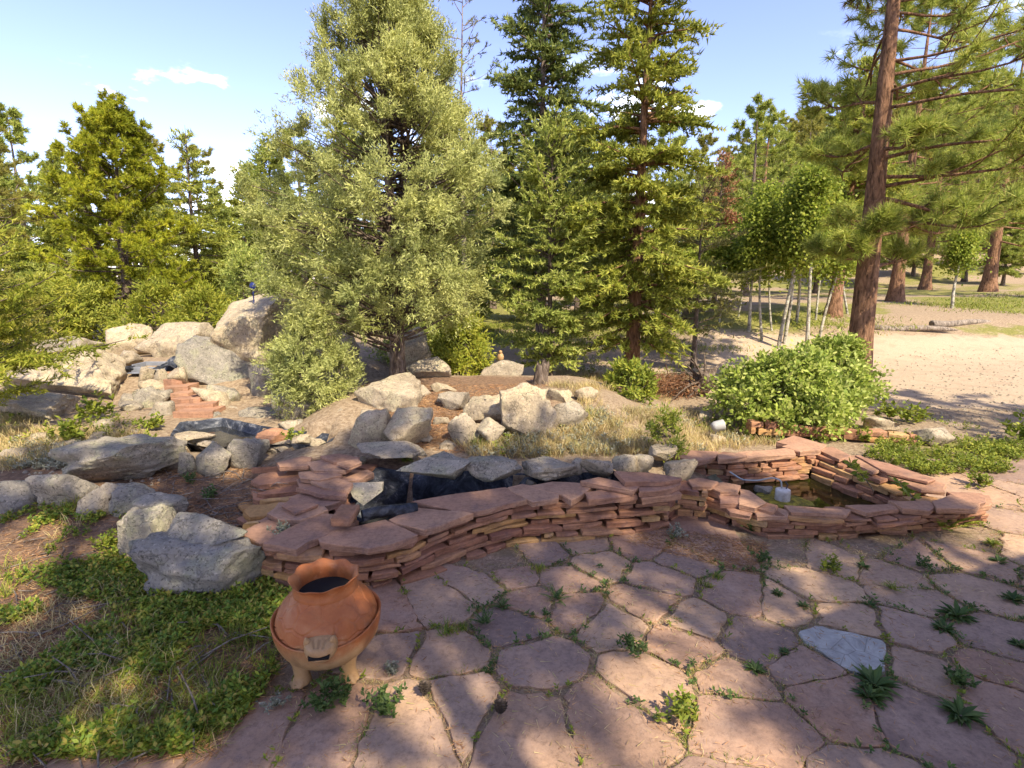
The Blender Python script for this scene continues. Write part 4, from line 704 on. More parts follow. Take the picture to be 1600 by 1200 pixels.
def fir(name, loc, h, rad, zlow, label, mat, seed, trunk=.1, dens=1., leafL=.055, leafW=.016, lean=(0, 0), shape=.85, droop=.25, gap=.0, group=None, bark='bark', upper=.0, whorl=.17, fan=1.):
    """fir or spruce: whorled limbs, side twigs, short needle sprays along every twig"""
    r = np.random.default_rng(seed); wood = Acc(); tp, tr = trunk_mesh(wood, h, trunk, lean, .02, r)
    z = []; zz = zlow
    while zz < h - .05: z += list(zz + r.normal(size=6) * .05); zz += whorl * r.uniform(.7, 1.4)
    z = np.array(z); nb = len(z); t = np.clip((z - zlow) / (h - zlow), 0, 1); az = r.uniform(0, 2 * math.pi, nb)
    lob = 1 + .28 * vnoise(np.column_stack([np.cos(az) * 1.3, np.sin(az) * 1.3, z * 1.1]), seed)
    Lb = rad * ((1 - t) ** shape * np.minimum(1, .55 + t * 3) + .05) * r.uniform(.6, 1.12, nb) * lob
    keep = r.random(nb) > gap; z, t, az, Lb = z[keep], t[keep], az[keep], Lb[keep]; nb = len(z)
    base = tp(z); dh = np.column_stack([np.cos(az), np.sin(az), np.zeros(nb)]); sd = np.column_stack([-np.sin(az), np.cos(az), np.zeros(nb)])
    el = .1 + .75 * t ** 2 + r.normal(size=nb) * .1 + upper
    TP, TD, TL = [], [], []
    for i in range(nb):
        s = np.linspace(0, 1, 7); zc = Lb[i] * (np.tan(el[i]) * s - (droop + .15 * (1 - t[i])) * s ** 2 + .18 * s ** 3)
        P = base[i] + dh[i] * Lb[i] * s[:, None] + sd[i] * (r.normal() * .07 * Lb[i] * s ** 2)[:, None]; P[:, 2] += zc
        v, f = tube(P, np.linspace(max(.007, min(.028, trunk * .22 * (Lb[i] / rad + .3))), .003, 7), 4); wood.add(v, f)
        nt_ = max(3, int(Lb[i] / .075)); st = np.sort(r.uniform(.12, 1, nt_)); st[-1] = 1.
        q = np.column_stack([np.interp(st, s, P[:, k]) for k in range(3)]); tan = nrm(np.column_stack([np.interp(st, s, np.gradient(P[:, k])) for k in range(3)]))
        sgn = np.where(np.arange(nt_) % 2 == 0, 1., -1.)[:, None]
        d = nrm(tan * .75 + sd[i] * sgn * r.uniform(.35, .95, (nt_, 1)) * fan + [0, 0, -.06] + r.normal(size=(nt_, 3)) * .12); d[-1] = tan[-1]
        l = (Lb[i] * .42 * (1.1 - st) + .1) * r.uniform(.7, 1.3, nt_)
        TP.append(q); TD.append(d); TL.append(l)
    TP, TD, TL = np.concatenate(TP), np.concatenate(TD), np.concatenate(TL)
    npt = np.maximum(2, (TL / .03 * dens * 1.15).astype(int)); idx = np.repeat(np.arange(len(TL)), npt); u = (np.arange(len(idx)) - np.repeat(np.cumsum(npt) - npt, npt) + r.uniform(0, 1, len(idx))) / npt[idx]
    Pn = TP[idx] + TD[idx] * (TL[idx] * u)[:, None]; Pn[:, 2] -= .12 * TL[idx] * u ** 2
    Pn = np.repeat(Pn, 2, 0); D = np.repeat(TD[idx], 2, 0); D = nrm(D * .7 + r.normal(size=D.shape) * .55 + [0, 0, .18])
    v, f = spikes(Pn + r.normal(size=Pn.shape) * .008, D, leafL * r.uniform(.7, 1.35, len(Pn)), leafW * .95, r, np.array((.2, -.35, .9)), .55)
    T = tree_thing(name, loc, label, group); link('trunk', wood.mesh('trunk', M[bark], True), T); link('crown', npmesh('crown', v, f, M[mat]), T)
    return T
def pine(name, loc, h, rad, zlow, label, mat, seed, trunk=.12, tufts=900, needleL=.1, needleW=.006, per=26, lean=(0, 0), bark='bark', group=None, prof=None, up=.35, side=None, nlimb=40, spread=.75, sub=7, dead=0):
    """pine: crooked limbs, forked twigs, tufts of needles at the twig ends"""
    r = np.random.default_rng(seed); wood = Acc(); tp, tr = trunk_mesh(wood, h, trunk, lean, .04, r, 18)
    prof = prof or [(0, .75), (.3, 1), (.6, .8), (.85, .45), (1, .12)]; px_, py_ = zip(*prof)
    z = zlow + (h - zlow) * (np.arange(nlimb) + r.uniform(0, 1, nlimb)) / nlimb; t = (z - zlow) / (h - zlow); az = np.arange(nlimb) * 2.4 + r.normal(size=nlimb) * .5
    if side is not None: az = np.where(r.random(nlimb) < side[1], side[0] + r.normal(size=nlimb) * .75, az)
    Lb = rad * np.interp(t, px_, py_) * r.uniform(.7, 1.1, nlimb) * (1 if side is None else np.where(np.cos(az - side[0]) < 0, .38, 1)); base = tp(z); EP, ED = [], []
    nsub = max(2, int(tufts / nlimb / sub))
    for i in range(nlimb):
        s = np.linspace(0, 1, 9); dh = np.array((math.cos(az[i]), math.sin(az[i]), 0)); sd = np.array((-dh[1], dh[0], 0)); e = up * (t[i] * 1.6 - .35) + r.normal() * .15
        P = base[i] + dh * Lb[i] * s[:, None] + sd * (Lb[i] * .12 * np.sin(s * 4 + r.uniform(0, 6)) * s)[:, None]; P[:, 2] += Lb[i] * (math.tan(e) * s - .28 * s ** 2 + .34 * s ** 3 + .04 * np.sin(s * 7 + i) * s)
        rb = max(.01, float(tr(z[i])) * .24); v, f = tube(P, rb * (1 - s * .82), 6); wood.add(v, f)
        for _ in range(nsub):
            a_ = r.uniform(.16, 1) ** .75; q = np.array([np.interp(a_, s, P[:, k]) for k in range(3)]); d = nrm(dh * r.uniform(.3, 1) + sd * r.normal() * spread + [0, 0, r.uniform(-.12, .55)]); l = Lb[i] * r.uniform(.14, .4) * (1.25 - a_ * .5)
            tt = np.linspace(0, 1, 5); Q = q + d * l * tt[:, None]; Q[:, 2] += l * .25 * tt ** 2; v, f = tube(Q, np.linspace(.011, .004, 5), 4); wood.add(v, f)
            for __ in range(sub):
                b_ = r.uniform(.35, 1); e0 = np.array([np.interp(b_, tt, Q[:, k]) for k in range(3)]); d2 = nrm(d * .8 + r.normal(size=3) * .55 + [0, 0, .4]); l2 = r.uniform(.05, .14) * (rad / 1.3) ** .5; e1 = e0 + d2 * l2
                v, f = tube([e0, e1], [.004, .003], 3); wood.add(v, f); EP.append(e1); ED.append(d2)
    EP, ED = np.array(EP), np.array(ED); n = len(EP); Pn = np.repeat(EP, per, 0) - np.repeat(ED, per, 0) * (r.uniform(0, .07, (n * per, 1)) * needleL / .1); D = nrm(np.repeat(ED, per, 0) * .75 + r.normal(size=Pn.shape) * .62)
    v, f = spikes(Pn, D, needleL * r.uniform(.7, 1.15, len(Pn)), needleW, r)
    T = tree_thing(name, loc, label, group); link('trunk', wood.mesh('trunk', M[bark], True), T); link('crown', npmesh('crown', v, f, M[mat]), T)
    if dead:
        k = r.choice(n, dead, replace=False); k = np.concatenate([np.argsort(np.linalg.norm(EP - EP[j], axis=1))[:14] for j in k]); Pd = np.repeat(EP[k], 20, 0); v, f = spikes(Pd, nrm(np.repeat(ED[k], 20, 0) * .4 + r.normal(size=Pd.shape) * .6 + [0, 0, -.4]), needleL * .9, needleW * 1.3, r); link('dead_needles', npmesh('dead_needles', v, f, M['dead_red']), T)['label'] = 'rust-brown dead needles'
    return T
def clumpy(name, loc, h, rad, zlow, label, mat, seed, n_clump=260, per=170, leafL=.045, leafW=.014, trunk=.09, prof=None, group=None, bark='bark', cr=.2, stems=3, upw=.5, cat='tree', flat=1.):
    """juniper or leafy shrub: several limbs fanning up, ragged clumps of small sprays"""
    r = np.random.default_rng(seed); wood = Acc(); prof = prof or [(0, .75), (.25, 1), (.5, .92), (.75, .66), (1, .12)]; px_, py_ = zip(*prof)
    t = r.uniform(0, 1, n_clump) ** .9; az = r.uniform(0, 2 * math.pi, n_clump); wob = 1 + (.42 if cat == 'tree' else .5) * vnoise(np.column_stack([np.cos(az) * 1.6, np.sin(az) * 1.6, t * h * 1.2]), seed)
    rr = rad * np.interp(t, px_, py_) * wob * np.sqrt(r.uniform(.12, 1, n_clump)); C = np.column_stack([np.cos(az) * rr, np.sin(az) * rr * flat, zlow + t * (h - zlow)])
    tops = []
    for k in range(stems):
        a_ = r.uniform(0, 2 * math.pi); q = np.array((math.cos(a_) * rad * .2 * (k > 0), math.sin(a_) * rad * .2 * (k > 0), h * (.96 if k == 0 else r.uniform(.6, .85)))); s = np.linspace(0, 1, 10)
        P = np.column_stack([q[0] * s + .05 * np.sin(s * 6 + k) * s, q[1] * s + .05 * np.cos(s * 5 + k) * s, -.12 + (q[2] + .12) * s]); v, f = tube(P, trunk * (1 - .3 * (k > 0)) * (1 - s * .93) * np.where(s < .08, 1.3, 1), 8); wood.add(v, f); tops.append(P)
    for k in range(0, n_clump):
        P0 = tops[k % stems]; zt = max(.05, C[k, 2] - np.hypot(C[k, 0], C[k, 1]) * r.uniform(.1, .5)); j = np.array([np.interp(zt, P0[:, 2], P0[:, m]) for m in range(3)]); s = np.linspace(0, 1, 6)[:, None]
        mid = (j + C[k]) / 2 + r.normal(size=3) * .06 - [0, 0, .05]; Q = j * (1 - s) ** 2 + 2 * mid * s * (1 - s) + C[k] * s ** 2; v, f = tube(Q, np.linspace(max(.006, trunk * .16), .003, 6), 4); wood.add(v, f)
    out = nrm(C - [0, 0, zlow + (h - zlow) * .3]); n = n_clump * per; idx = np.repeat(np.arange(n_clump), per)
    crs = cr * r.uniform(.6, 1.3, n_clump); off = nrm(r.normal(size=(n, 3))) * (r.uniform(0, 1, n) ** .45 * crs[idx])[:, None] * [1, 1, .8]
    # sprays gather in little tongues pointing out and up
    ng = n_clump * 14; tg = nrm(r.normal(size=(ng, 3)) + np.repeat(out, 14, 0) * .7 + [0, 0, upw]); gi = idx * 14 + r.integers(0, 14, n); u = r.uniform(.1, 1.15, n)
    Pn = C[idx] + tg[gi] * (u * crs[idx])[:, None] + off * .22
    D = nrm(tg[gi] * .8 + r.normal(size=(n, 3)) * .6); v, f = (spikes if cat == 'tree' or mat == 'juniper' else kites)(Pn, D, leafL * r.uniform(.65, 1.35, n), leafW, r, out[idx] * .8 + [.1, -.2, .5], .6)
    T = tree_thing(name, loc, label, group, cat); link('trunk' if cat == 'tree' else 'stems', wood.mesh('trunk', M[bark], True), T); link('crown' if cat == 'tree' else 'foliage', npmesh('crown', v, f, M[mat]), T)
    return T
def copy_tree(T, loc, rz, sc, label=None, group=None, name=None):
    c = T.copy(); COL.objects.link(c); c.location = [float(q) for q in loc]; c.rotation_euler = (0, 0, rz); c.scale = (sc, sc, sc)
    if label: c['label'] = label
    if group: c['group'] = group
    for ch in T.children: d = ch.copy(); COL.objects.link(d); d.parent = c
    return c
def at(px, Y): x = (px - 800) / FPX * (Y * CP + .29); return np.array((x, Y, Hs(x, Y)))
def top(px, py, Y): return ony(px, py, Y)[2]
def th(px, py, Y): return top(px, py, Y) - at(px, Y)[2]

# near and middle trees, left to right
pine('pine_tree', at(-5, 12.), th(0, 150, 12) - .4, 1.15, 1.6, 'olive pine cut off by the left edge, behind the bright drooping fir', 'olive', 31, .12, 1500, .085, .012, 30)
fir('fir_tree', at(-75, 4.6), th(0, 262, 4.6), 1.25, .35, 'near bright green fir whose boughs reach in at the left edge', 'shrub_y', 32, .05, 2.2, .06, .015, shape=.7, droop=.05, upper=.12, whorl=.13)
pine('pine_tree', at(212, 10.6), th(232, 140, 10.6) - .55, 1.22, .55, 'yellow-green limber pine behind the left boulders', 'pine_y', 33, .12, 7500, .08, .016, 26, lean=(.1, 0), up=.75, nlimb=100, spread=.9, prof=[(0, .85), (.2, 1), (.45, .85), (.7, .6), (.88, .36), (1, .12)])
fir('spruce_tree', at(322, 12.5), th(315, 195, 12.5), 1.25, .5, 'slim dark green spruce right of the limber pine', 'fir', 34, .08, 1., .09, .03, shape=.95)
clumpy('juniper_tree', at(624, 6.3) + [0, 0, -.05], th(610, -10, 6.3), 1.0, .7, 'huge grey-green juniper on the boulder mound, tallest foliage near the centre', 'juniper', 35, 520, 430, .04, .0125, .1, [(0, .72), (.12, 1.02), (.3, 1.08), (.5, 1), (.7, .84), (.88, .62), (1, .3)], cr=.2, stems=4, upw=.9)
clumpy('juniper_shrub', at(487, 5.6), th(487, 505, 5.6), .42, .08, 'low juniper limb drooping over the stream beside the perched boulder', 'juniper', 36, 90, 380, .036, .011, .03, [(0, .7), (.4, 1), (1, .35)], cr=.15, cat='shrub')
pine('pine_tree', at(728, 11.8), 7.4, .95, 2.2, 'thin sparse grey-twigged pine behind the juniper\'s right shoulder', 'olive', 37, .07, 620, .05, .007, 13, nlimb=44, up=.5, bark='twig')
fir('fir_tree', at(845, 11.6), 8.6, 1.5, 1.4, 'tall dark fir behind the pale young fir', 'fir_dark', 38, .12, 1.3, .1, .04, shape=.55, droop=.3, gap=.08)
fir('fir_tree', at(858, 8.6), th(850, 188, 8.6), .95, .35, 'pale green young fir in the middle, left of the tall fir', 'fir_pale', 39, .055, 1.7, .066, .028, shape=.62, droop=.12, upper=.1, whorl=.13)
fir('fir_tree', at(985, 8.7), 7.0, 1.25, .75, 'tall fir with a bare reddish trunk in the centre right', 'fir', 40, .115, 1.5, .085, .034, lean=(.1, 0), shape=.42, droop=.32, gap=.1, whorl=.17, bark='bark_red')
fir('fir_tree', at(1083, 10.2), th(1095, 285, 10.2), 1.15, .75, 'straw-green open fir with flat layered boughs, right of the tall fir', 'fir_straw', 41, .055, 1., .075, .024, shape=.6, droop=.05, gap=.2, whorl=.2)
fir('dying_fir', at(1112, 16), th(1112, 245, 16), 1.0, 1.2, 'rusty red-topped dying fir behind the straw-green fir', 'dead_red', 42, .07, .8, .1, .035)
fir('fir_tree', at(1296, 14.), th(1335, 95, 14), 1.25, 2.0, 'dark fir just left of the big leaning ponderosa trunk', 'fir', 43, .17, 1., .12, .045, lean=(.25, 0), shape=.65, bark='bark_red')
pine('ponderosa_pine', at(1336, 7.75), 8.6, 2.5, 1.75, 'big ponderosa with a thick rust-brown trunk at the right', 'pine', 44, .175, 4300, .15, .011, 34, lean=(-.12, 0), bark='bark_red', side=(.1, .86), nlimb=62, up=.2, sub=9, dead=5, prof=[(0, .62), (.12, .8), (.35, 1), (.6, .9), (.85, .5), (1, .15)])
pine('ponderosa_pine', at(1392, 17), 8.5, 2.3, 1.9, 'ponderosa standing on the bank just right of the thick trunk', 'pine', 45, .2, 2200, .17, .02, 22, bark='bark_red')
P2 = pine('ponderosa_pine', at(1537, 24), 10, 3., 1.6, 'ponderosa with a reddish trunk on the grassy slope at right', 'pine', 46, .26, 2200, .2, .028, 20, bark='bark_red')
for px, Y_, sc, lab in [(1440, 27, .85, 'ponderosa between the two reddish trunks on the grassy slope'), (1620, 19, .95, 'ponderosa leaning in at the right edge over the bank'), (1475, 36, 1., 'far ponderosa behind the slope boulder'), (1585, 40, 1.1, 'far ponderosa near the right edge on the slope'), (1180, 36, .95, 'ponderosa at the left of the aspen grove, far back')]:
    copy_tree(P2, at(px, Y_), px, sc, lab, name='ponderosa_pine')
# aspens
ORD = 'first second third fourth fifth sixth seventh eighth ninth tenth eleventh twelfth thirteenth fourteenth fifteenth sixteenth seventeenth'.split()
ASP = [1122, 1148, 1165, 1188, 1205, 1217, 1225, 1240, 1256, 1268, 1277, 1100, 1060, 1032, 1010, 1318, 1480]
for k, (px, Y_, tp_) in enumerate([(1122, 13.3, 375), (1148, 13.8, 355), (1165, 12.8, 365), (1188, 12.3, 325), (1205, 12.8, 305), (1217, 11.8, 275), (1225, 12.0, 315), (1240, 13.3, 285), (1256, 11.4, 275), (1268, 13.6, 305), (1277, 12.4, 335), (1100, 14.8, 395), (1060, 14.8, 405), (1032, 15.3, 415), (1010, 15.8, 415), (1318, 14.3, 355), (1480, 15.5, 370)]):
    loc = at(px, Y_); h = th(px, tp_, Y_); rr_ = np.random.default_rng(600 + k); wood = Acc(); P = np.column_stack([np.linspace(0, rr_.normal() * .25, 12) + .03 * np.sin(np.linspace(0, 6, 12) + k), .04 * np.cos(np.linspace(0, 5, 12) + k), np.linspace(-.1, h, 12)])
    v, f = tube(P, np.linspace(.042, .012, 12) * rr_.uniform(.6, 1.15), 8); wood.add(v, f); nb = 40; C = []
    for j in range(nb):
        u = rr_.uniform(.5, 1); q = np.array([np.interp(u * 11, np.arange(12), P[:, m]) for m in range(3)]); a_ = rr_.uniform(0, 6.28); l = rr_.uniform(.2, .75) * (1.15 - u); e = q + [math.cos(a_) * l, math.sin(a_) * l, l * .7]; v, f = tube([q, (q + e) / 2 - [0, 0, .03], e], [.008, .006, .003], 4); wood.add(v, f); C.append(e); C.append((q + e) / 2)
    C = np.array(C); n = len(C) * 44; Pn = np.repeat(C, 44, 0) + rr_.normal(size=(n, 3)) * .15; v, f = kites(Pn, rr_.normal(size=(n, 3)) + [0, 0, -.4], .07, .06, rr_, np.array((.2, -.4, .6)), .8)
    T = tree_thing('aspen_tree', loc, 'slender pale-trunked aspen, ' + ORD[sorted(ASP).index(px)] + ' from the left in the grove before the outcrop', 'aspens in the grove'); link('trunk', wood.mesh('trunk', M['bark_aspen'], True), T); link('crown', npmesh('crown', v, f, M['aspen']), T)
    if px == 1480: T['label'] = 'lone crooked pale sapling by the brown slope boulder'; del T['group']
    if px == 1256: T['label'] = 'nearest and whitest aspen trunk of the grove'

# filler woods behind
Fa = fir('fir_tree', at(560, 17), 6.2, 1.5, .6, 'dark fir in the woods behind the juniper', 'fir', 47, .11, .8, .14, .055, shape=.75)
Fb = pine('pine_tree', at(1215, 62), 8.5, 2.0, 1.8, 'pine on the far hillside', 'olive', 48, .16, 1300, .24, .05, 14, nlimb=44, group='pines on the far hillside')
Fc = fir('fir_tree', at(690, 19), 6.5, 1.6, .9, 'fir in the woods right of the juniper', 'fir_pale', 49, .11, .75, .15, .058, shape=.7)
Fd = pine('pine_tree', at(905, 26), 8, 2., 1.6, 'olive pine in the woods between the pale and the tall fir', 'pine', 50, .16, 1300, .22, .045, 15, nlimb=44)
r = np.random.default_rng(70)
for px, Y_, k, sc, lab in [(440, 19, 'c', .8, 'pale fir in the woods left of the juniper'), (395, 24, 'a', .8, 'dark fir in the gap left of the juniper'), (770, 22, 'b', .8, 'olive pine left of the dark fir, far back'), (650, 24, 'a', 1., 'dark fir far behind the juniper trunk'), (930, 18, 'a', .75, 'dark fir close behind the tall fir, on its left'), (1035, 23, 'd', .85, 'pine behind the tall fir, on its right'), (975, 31, 'b', 1., 'olive pine far behind the tall fir'), (1130, 25, 'c', .8, 'pale fir behind the left end of the aspens'), (860, 34, 'd', 1.1, 'pine far behind the pale young fir'), (815, 17, 'c', .55, 'small pale fir behind the young fir, on its left'),
                        (30, 17, 'c', .7, 'pale fir behind the left-edge pine'), (120, 19, 'a', .75, 'dark fir left of the limber pine, far back'), (160, 15, 'c', .42, 'small pale fir behind the limber pine trunk'), (270, 17, 'c', .52, 'small pale fir between limber pine and spruce'), (1345, 30, 'c', 1.2, 'pale fir behind the thick ponderosa trunk'), (735, 15, 'c', .62, 'small pale fir between juniper and dark fir'), (900, 14.5, 'd', .55, 'young pine between the pale young fir and the tall fir'), (1050, 15.5, 'c', .6, 'small pale fir right behind the tall fir'), (945, 24, 'c', 1., 'pale fir far behind the tall fir, on its left'), (790, 28, 'a', 1.1, 'dark fir far behind the dark fir\'s left side'), (700, 30, 'd', 1.1, 'pine far behind the juniper\'s right side'), (1085, 30, 'a', 1., 'dark fir far behind the straw-green fir'), (480, 26, 'd', .9, 'pine far behind the juniper\'s left side'), (60, 23, 'd', .9, 'pine far back at the left'), (230, 25, 'a', .8, 'dark fir far behind the limber pine'), (355, 16, 'c', .5, 'small pale fir between spruce and perched boulder'), (1160, 20, 'd', .8, 'pine close behind the left aspens'), (1270, 22, 'c', .9, 'pale fir close behind the right aspens'), (1420, 33, 'c', .9, 'pale fir on the slope behind the bank ponderosa'), (1500, 31, 'd', .8, 'pine low on the slope behind the brown boulder'), (1560, 29, 'c', .75, 'small pale fir on the slope near the right edge'), (1360, 38, 'd', 1., 'pine on the slope seen left of the bank ponderosa'), (1600, 34, 'b', 1.1, 'olive pine on the slope at the right edge')]:
    T = copy_tree({'a': Fa, 'b': Fb, 'c': Fc, 'd': Fd}[k], at(px, Y_), r.uniform(0, 6), sc, lab)
    if 'group' in T: del T['group']
for _ in range(3000):
    if _ == 0: cnt = 0; used = []
    Y_ = r.uniform(40, 100); px = r.uniform(1090, 1760); p = at(px, Y_)
    if p[0] / Y_ < .3 or any((p[0] - q[0]) ** 2 + (p[1] - q[1]) ** 2 < 2.7 ** 2 for q in used): continue
    used.append(p); cnt += 1; k = r.random()
    copy_tree(Fb if k < .5 else Fd if k < .8 else Fa, p, r.uniform(0, 6), r.uniform(.7, 1.15), 'evergreen tree on the far hillside, part of the dense slope', 'evergreens on the far hillside')
    if cnt > 270: break
for k in range(34):
    px = -60 + 1180 * ((k * .618) % 1); Y_ = r.uniform(30, 52); copy_tree((Fa, Fc, Fd, Fb)[k % 4], at(px, Y_), r.uniform(0, 6), r.uniform(.75, 1.05), 'evergreen in the far wood closing the view behind the nearer trees', 'evergreens of the far wood')
# bushes behind the left boulders and on the mound
for k, (px, py, Y_, rad, hh, m, lab) in enumerate([(85, 520, 9.2, .75, 1.0, 'shrub_y', 'yellow-green bush behind the slab boulder, far left'), (255, 505, 9., .6, .9, 'shrub_y', 'yellow-green bush under the limber pine, right of its trunk'), (330, 505, 8.9, .6, .85, 'shrub_y', 'yellow-green bush left of the perched boulder'), (150, 510, 9.6, .6, .9, 'fir', 'darker bush left of the limber pine trunk'), (395, 480, 9.5, .7, 1.5, 'fir_pale', 'green bush peeping out behind the perched boulder'), (10, 520, 8.2, .6, 1.1, 'olive', 'dark bush at the left edge behind the boulders'),
                                                  (722, 560, 7.5, .42, .75, 'shrub_y', 'bright low conifer bush right of the juniper'), (650, 560, 8.4, .6, .8, 'fir_pale', 'green bush behind the juniper\'s right boulders')]):
    clumpy('bush', at(px, Y_), hh, rad, .05, lab, m, 80 + k, 70, 130, .06, .02, .02, [(0, .75), (.4, 1), (1, .3)], cr=.2, cat='bush')
clumpy('leafy_bush', at(1232, 6.05), th(1232, 572, 6.05), .7, .05, 'big round leafy green bush before the ponderosa', 'bush', 90, 170, 130, .055, .032, .02, [(0, .85), (.35, 1.05), (.7, .8), (1, .3)], cr=.2, cat='bush', stems=8, bark='twig')
clumpy('leafy_bush', at(1296, 7.0), th(1296, 540, 7.0), .55, .05, 'smaller leafy bush touching the ponderosa\'s foot', 'bush', 91, 80, 120, .055, .032, .015, [(0, .85), (.35, 1.), (1, .35)], cr=.16, cat='bush', stems=6, bark='twig')
clumpy('small_bush', at(982, 6.35), .34, .28, .03, 'small bright green bush before the tall fir', 'weed_y', 92, 34, 90, .06, .022, .008, [(0, .8), (.5, 1), (1, .5)], cr=.1, cat='bush', stems=5, bark='twig')
clumpy('small_bush', hit(1040, 722), .36, .2, .03, 'wispy yellow-green plant left of the grey garden light', 'weed_y', 93, 24, 60, .04, .012, .005, [(0, .6), (.6, 1), (1, .6)], cr=.08, cat='bush', stems=5, bark='twig')

# stump, root wad, brush pile, logs
r = np.random.default_rng(5)
p = hit(1098, 620); Rw = tag(empty('root_wad', p), 'dark upturned stump with tangled roots left of the leafy bush', 'stump')
a = Acc(); me = boulder_mesh('stump_core', .17, .15, .22, 5, M['bark'], 8, 4, layers=.25); o = link('stump_core', me, Rw); o.location = (0, 0, .2)
for k in range(26):
    d = nrm(r.normal(size=3) * [1, .7, .6] + [-.5, 0, .15]); s = np.linspace(0, 1, 7)[:, None]; l = r.uniform(.25, .75); P = np.array((0, 0, .2)) + d * l * s + r.normal(size=3) * .15 * s ** 2 + [0, 0, -.12] * s ** 2; v, f = tube(P, np.linspace(r.uniform(.015, .035), .004, 7), 5); a.add(v, f)
link('roots', a.mesh('roots', M['bark'], True), Rw)
p = hit(1040, 618); a = Acc()
for k in range(170):
    c = r.normal(size=3) * [.26, .16, .03] + [0, 0, .1 + r.uniform(0, .14)]; d = nrm(r.normal(size=3) * [1, .6, .35]); l = r.uniform(.12, .4); P = [c - d * l / 2, c + r.normal(size=3) * .02, c + d * l / 2]; v, f = tube(P, [.008, .006, .002], 4); a.add(v, f)
Bp = tag(empty('brush_pile', p), 'heap of rusty dead branches left of the upturned stump', 'brush pile'); link('branches', a.mesh('branches', M['bark_red'], True), Bp)
Pn = r.normal(size=(2600, 3)) * [.28, .17, .07] + [0, 0, .14]; v, f = spikes(Pn, r.normal(size=Pn.shape), .08, .008, r); link('dead_needles', npmesh('dead_needles', v, f, M['dead_red']), Bp)
for px, py, hh, rad, lab in [(842, 600, .24, .08, 'dark broken stump beside the pale young fir'), (966, 600, .3, .05, 'short splintered snag left of the tall fir trunk')]:
    p = hit(px, py); t = np.linspace(0, 1, 8); P = np.column_stack([.05 * t, 0 * t, -.05 + (hh + .05) * t]); v, f = tube(P, rad * np.interp(t, [0, .15, 1], [1.4, 1.05, .9]), 14); v[-14:, 2] += r.uniform(-.06, .05, 14); v = np.vstack([v, [[.05, 0, hh - .05]]])
    n = len(v) - 1; cap = np.array([[n - 14 + j, n - 14 + (j + 1) % 14, n] for j in range(14)]); tag(link('tree_stump', npmesh('tree_stump', v, [f, cap], M['bark'], True), None, p), lab, 'stump')
for px, py, l, az_, lab in [(1500, 508, 2.4, .3, 'fallen log on the bank below the slope boulder'), (1420, 517, 2., -.2, 'fallen grey log at the foot of the bank ponderosa')]:
    p = hit(px, py); t = np.linspace(-.5, .5, 9); P = np.column_stack([l * t * math.cos(az_), l * t * math.sin(az_), .05 + .02 * np.sin(t * 9)]); v, f = tube(P, np.array([.002, .08, .078, .074, .07, .065, .06, .055, .002]), 9); v[:9, 0] = v[9:18, 0].mean() - .12 * math.cos(az_) * l / 2.4 * 0 - .01; tag(link('fallen_log', npmesh('fallen_log', v, f, M['twig'], True), None, p), lab, 'log')
SHADE = [(2.7, -2.45, 0, 1, 'tall ponderosa behind the shed, out of view, shading the patio'), (.95, -2.3, 2.2, 1., 'ponderosa standing behind the viewer, shading the left foreground'), (6.3, -3.1, 4.1, 1., 'ponderosa at the far corner of the shed, out of view, shading the pool'), (4.7, -3.4, 3., 1.1, 'ponderosa directly behind the shed, out of view, dappling the patio centre'), (8.6, 2.1, 1., .8, 'ponderosa beyond the right edge, shading the near side of the driveway'), (-2.2, -2.2, 5., .9, 'ponderosa behind the viewer on the left, out of view')]
# ------------------------------------------------------------------ what shades the foreground: a shed roof and two pines behind the camera
E0 = onz(1140, 1003)[:2]; E1 = onz(1600, 866)[:2]; ed = (E1 - E0) / np.linalg.norm(E1 - E0); off = np.array((SUNH.x, SUNH.y)) / math.tan(SUN_EL) * 2.6; C0 = E0 + off; back = np.array((ed[1], -ed[0]))
Sh = tag(empty('garden_shed', (*C0, 0)), 'timber shed with an overhanging roof standing beside the patio, out of view on the right', 'shed')
b = MB('shed_boards'); f = b.noise(b.coord(), 6, 6); M['boards'] = b.fin(b.ramp(f, [(.3, (.2, .13, .08)), (.7, (.34, .24, .15))]), None, .8)
def loc2(u_, v_, z): q = ed * u_ + back * v_; return (q[0], q[1], z)
a = Acc(); v = [loc2(0, 0, 2.6), loc2(4.4, 0, 2.6), loc2(4.4, 3.2, 3.1), loc2(0, 3.2, 3.1), loc2(0, 0, 2.5), loc2(4.4, 0, 2.5), loc2(4.4, 3.2, 3.0), loc2(0, 3.2, 3.0)]
a.add(v, [[0, 1, 2, 3], [7, 6, 5, 4], [0, 4, 5, 1], [1, 5, 6, 2], [2, 6, 7, 3], [3, 7, 4, 0]]); link('roof', a.mesh('roof', M['boards']), Sh)
a = Acc(); v = [loc2(.5, .6, -.05), loc2(4., .6, -.05), loc2(4., 2.8, -.05), loc2(.5, 2.8, -.05), loc2(.5, .6, 2.55), loc2(4., .6, 2.55), loc2(4., 2.8, 2.9), loc2(.5, 2.8, 2.9)]
a.add(v, [[0, 1, 5, 4], [1, 2, 6, 5], [2, 3, 7, 6], [3, 0, 4, 7]]); link('wall', a.mesh('wall', M['boards']), Sh)
PB = None
for (x, y, rz, sc, lab) in SHADE:
    if PB is None: PB = pine('ponderosa_pine', (x, y, -.02), 8.6, 2.4, 3.8, lab, 'pine', 51, .2, 1700, .17, .017, 20, bark='bark_red', nlimb=40)
    else: copy_tree(PB, (x, y, -.02), rz, sc, lab)

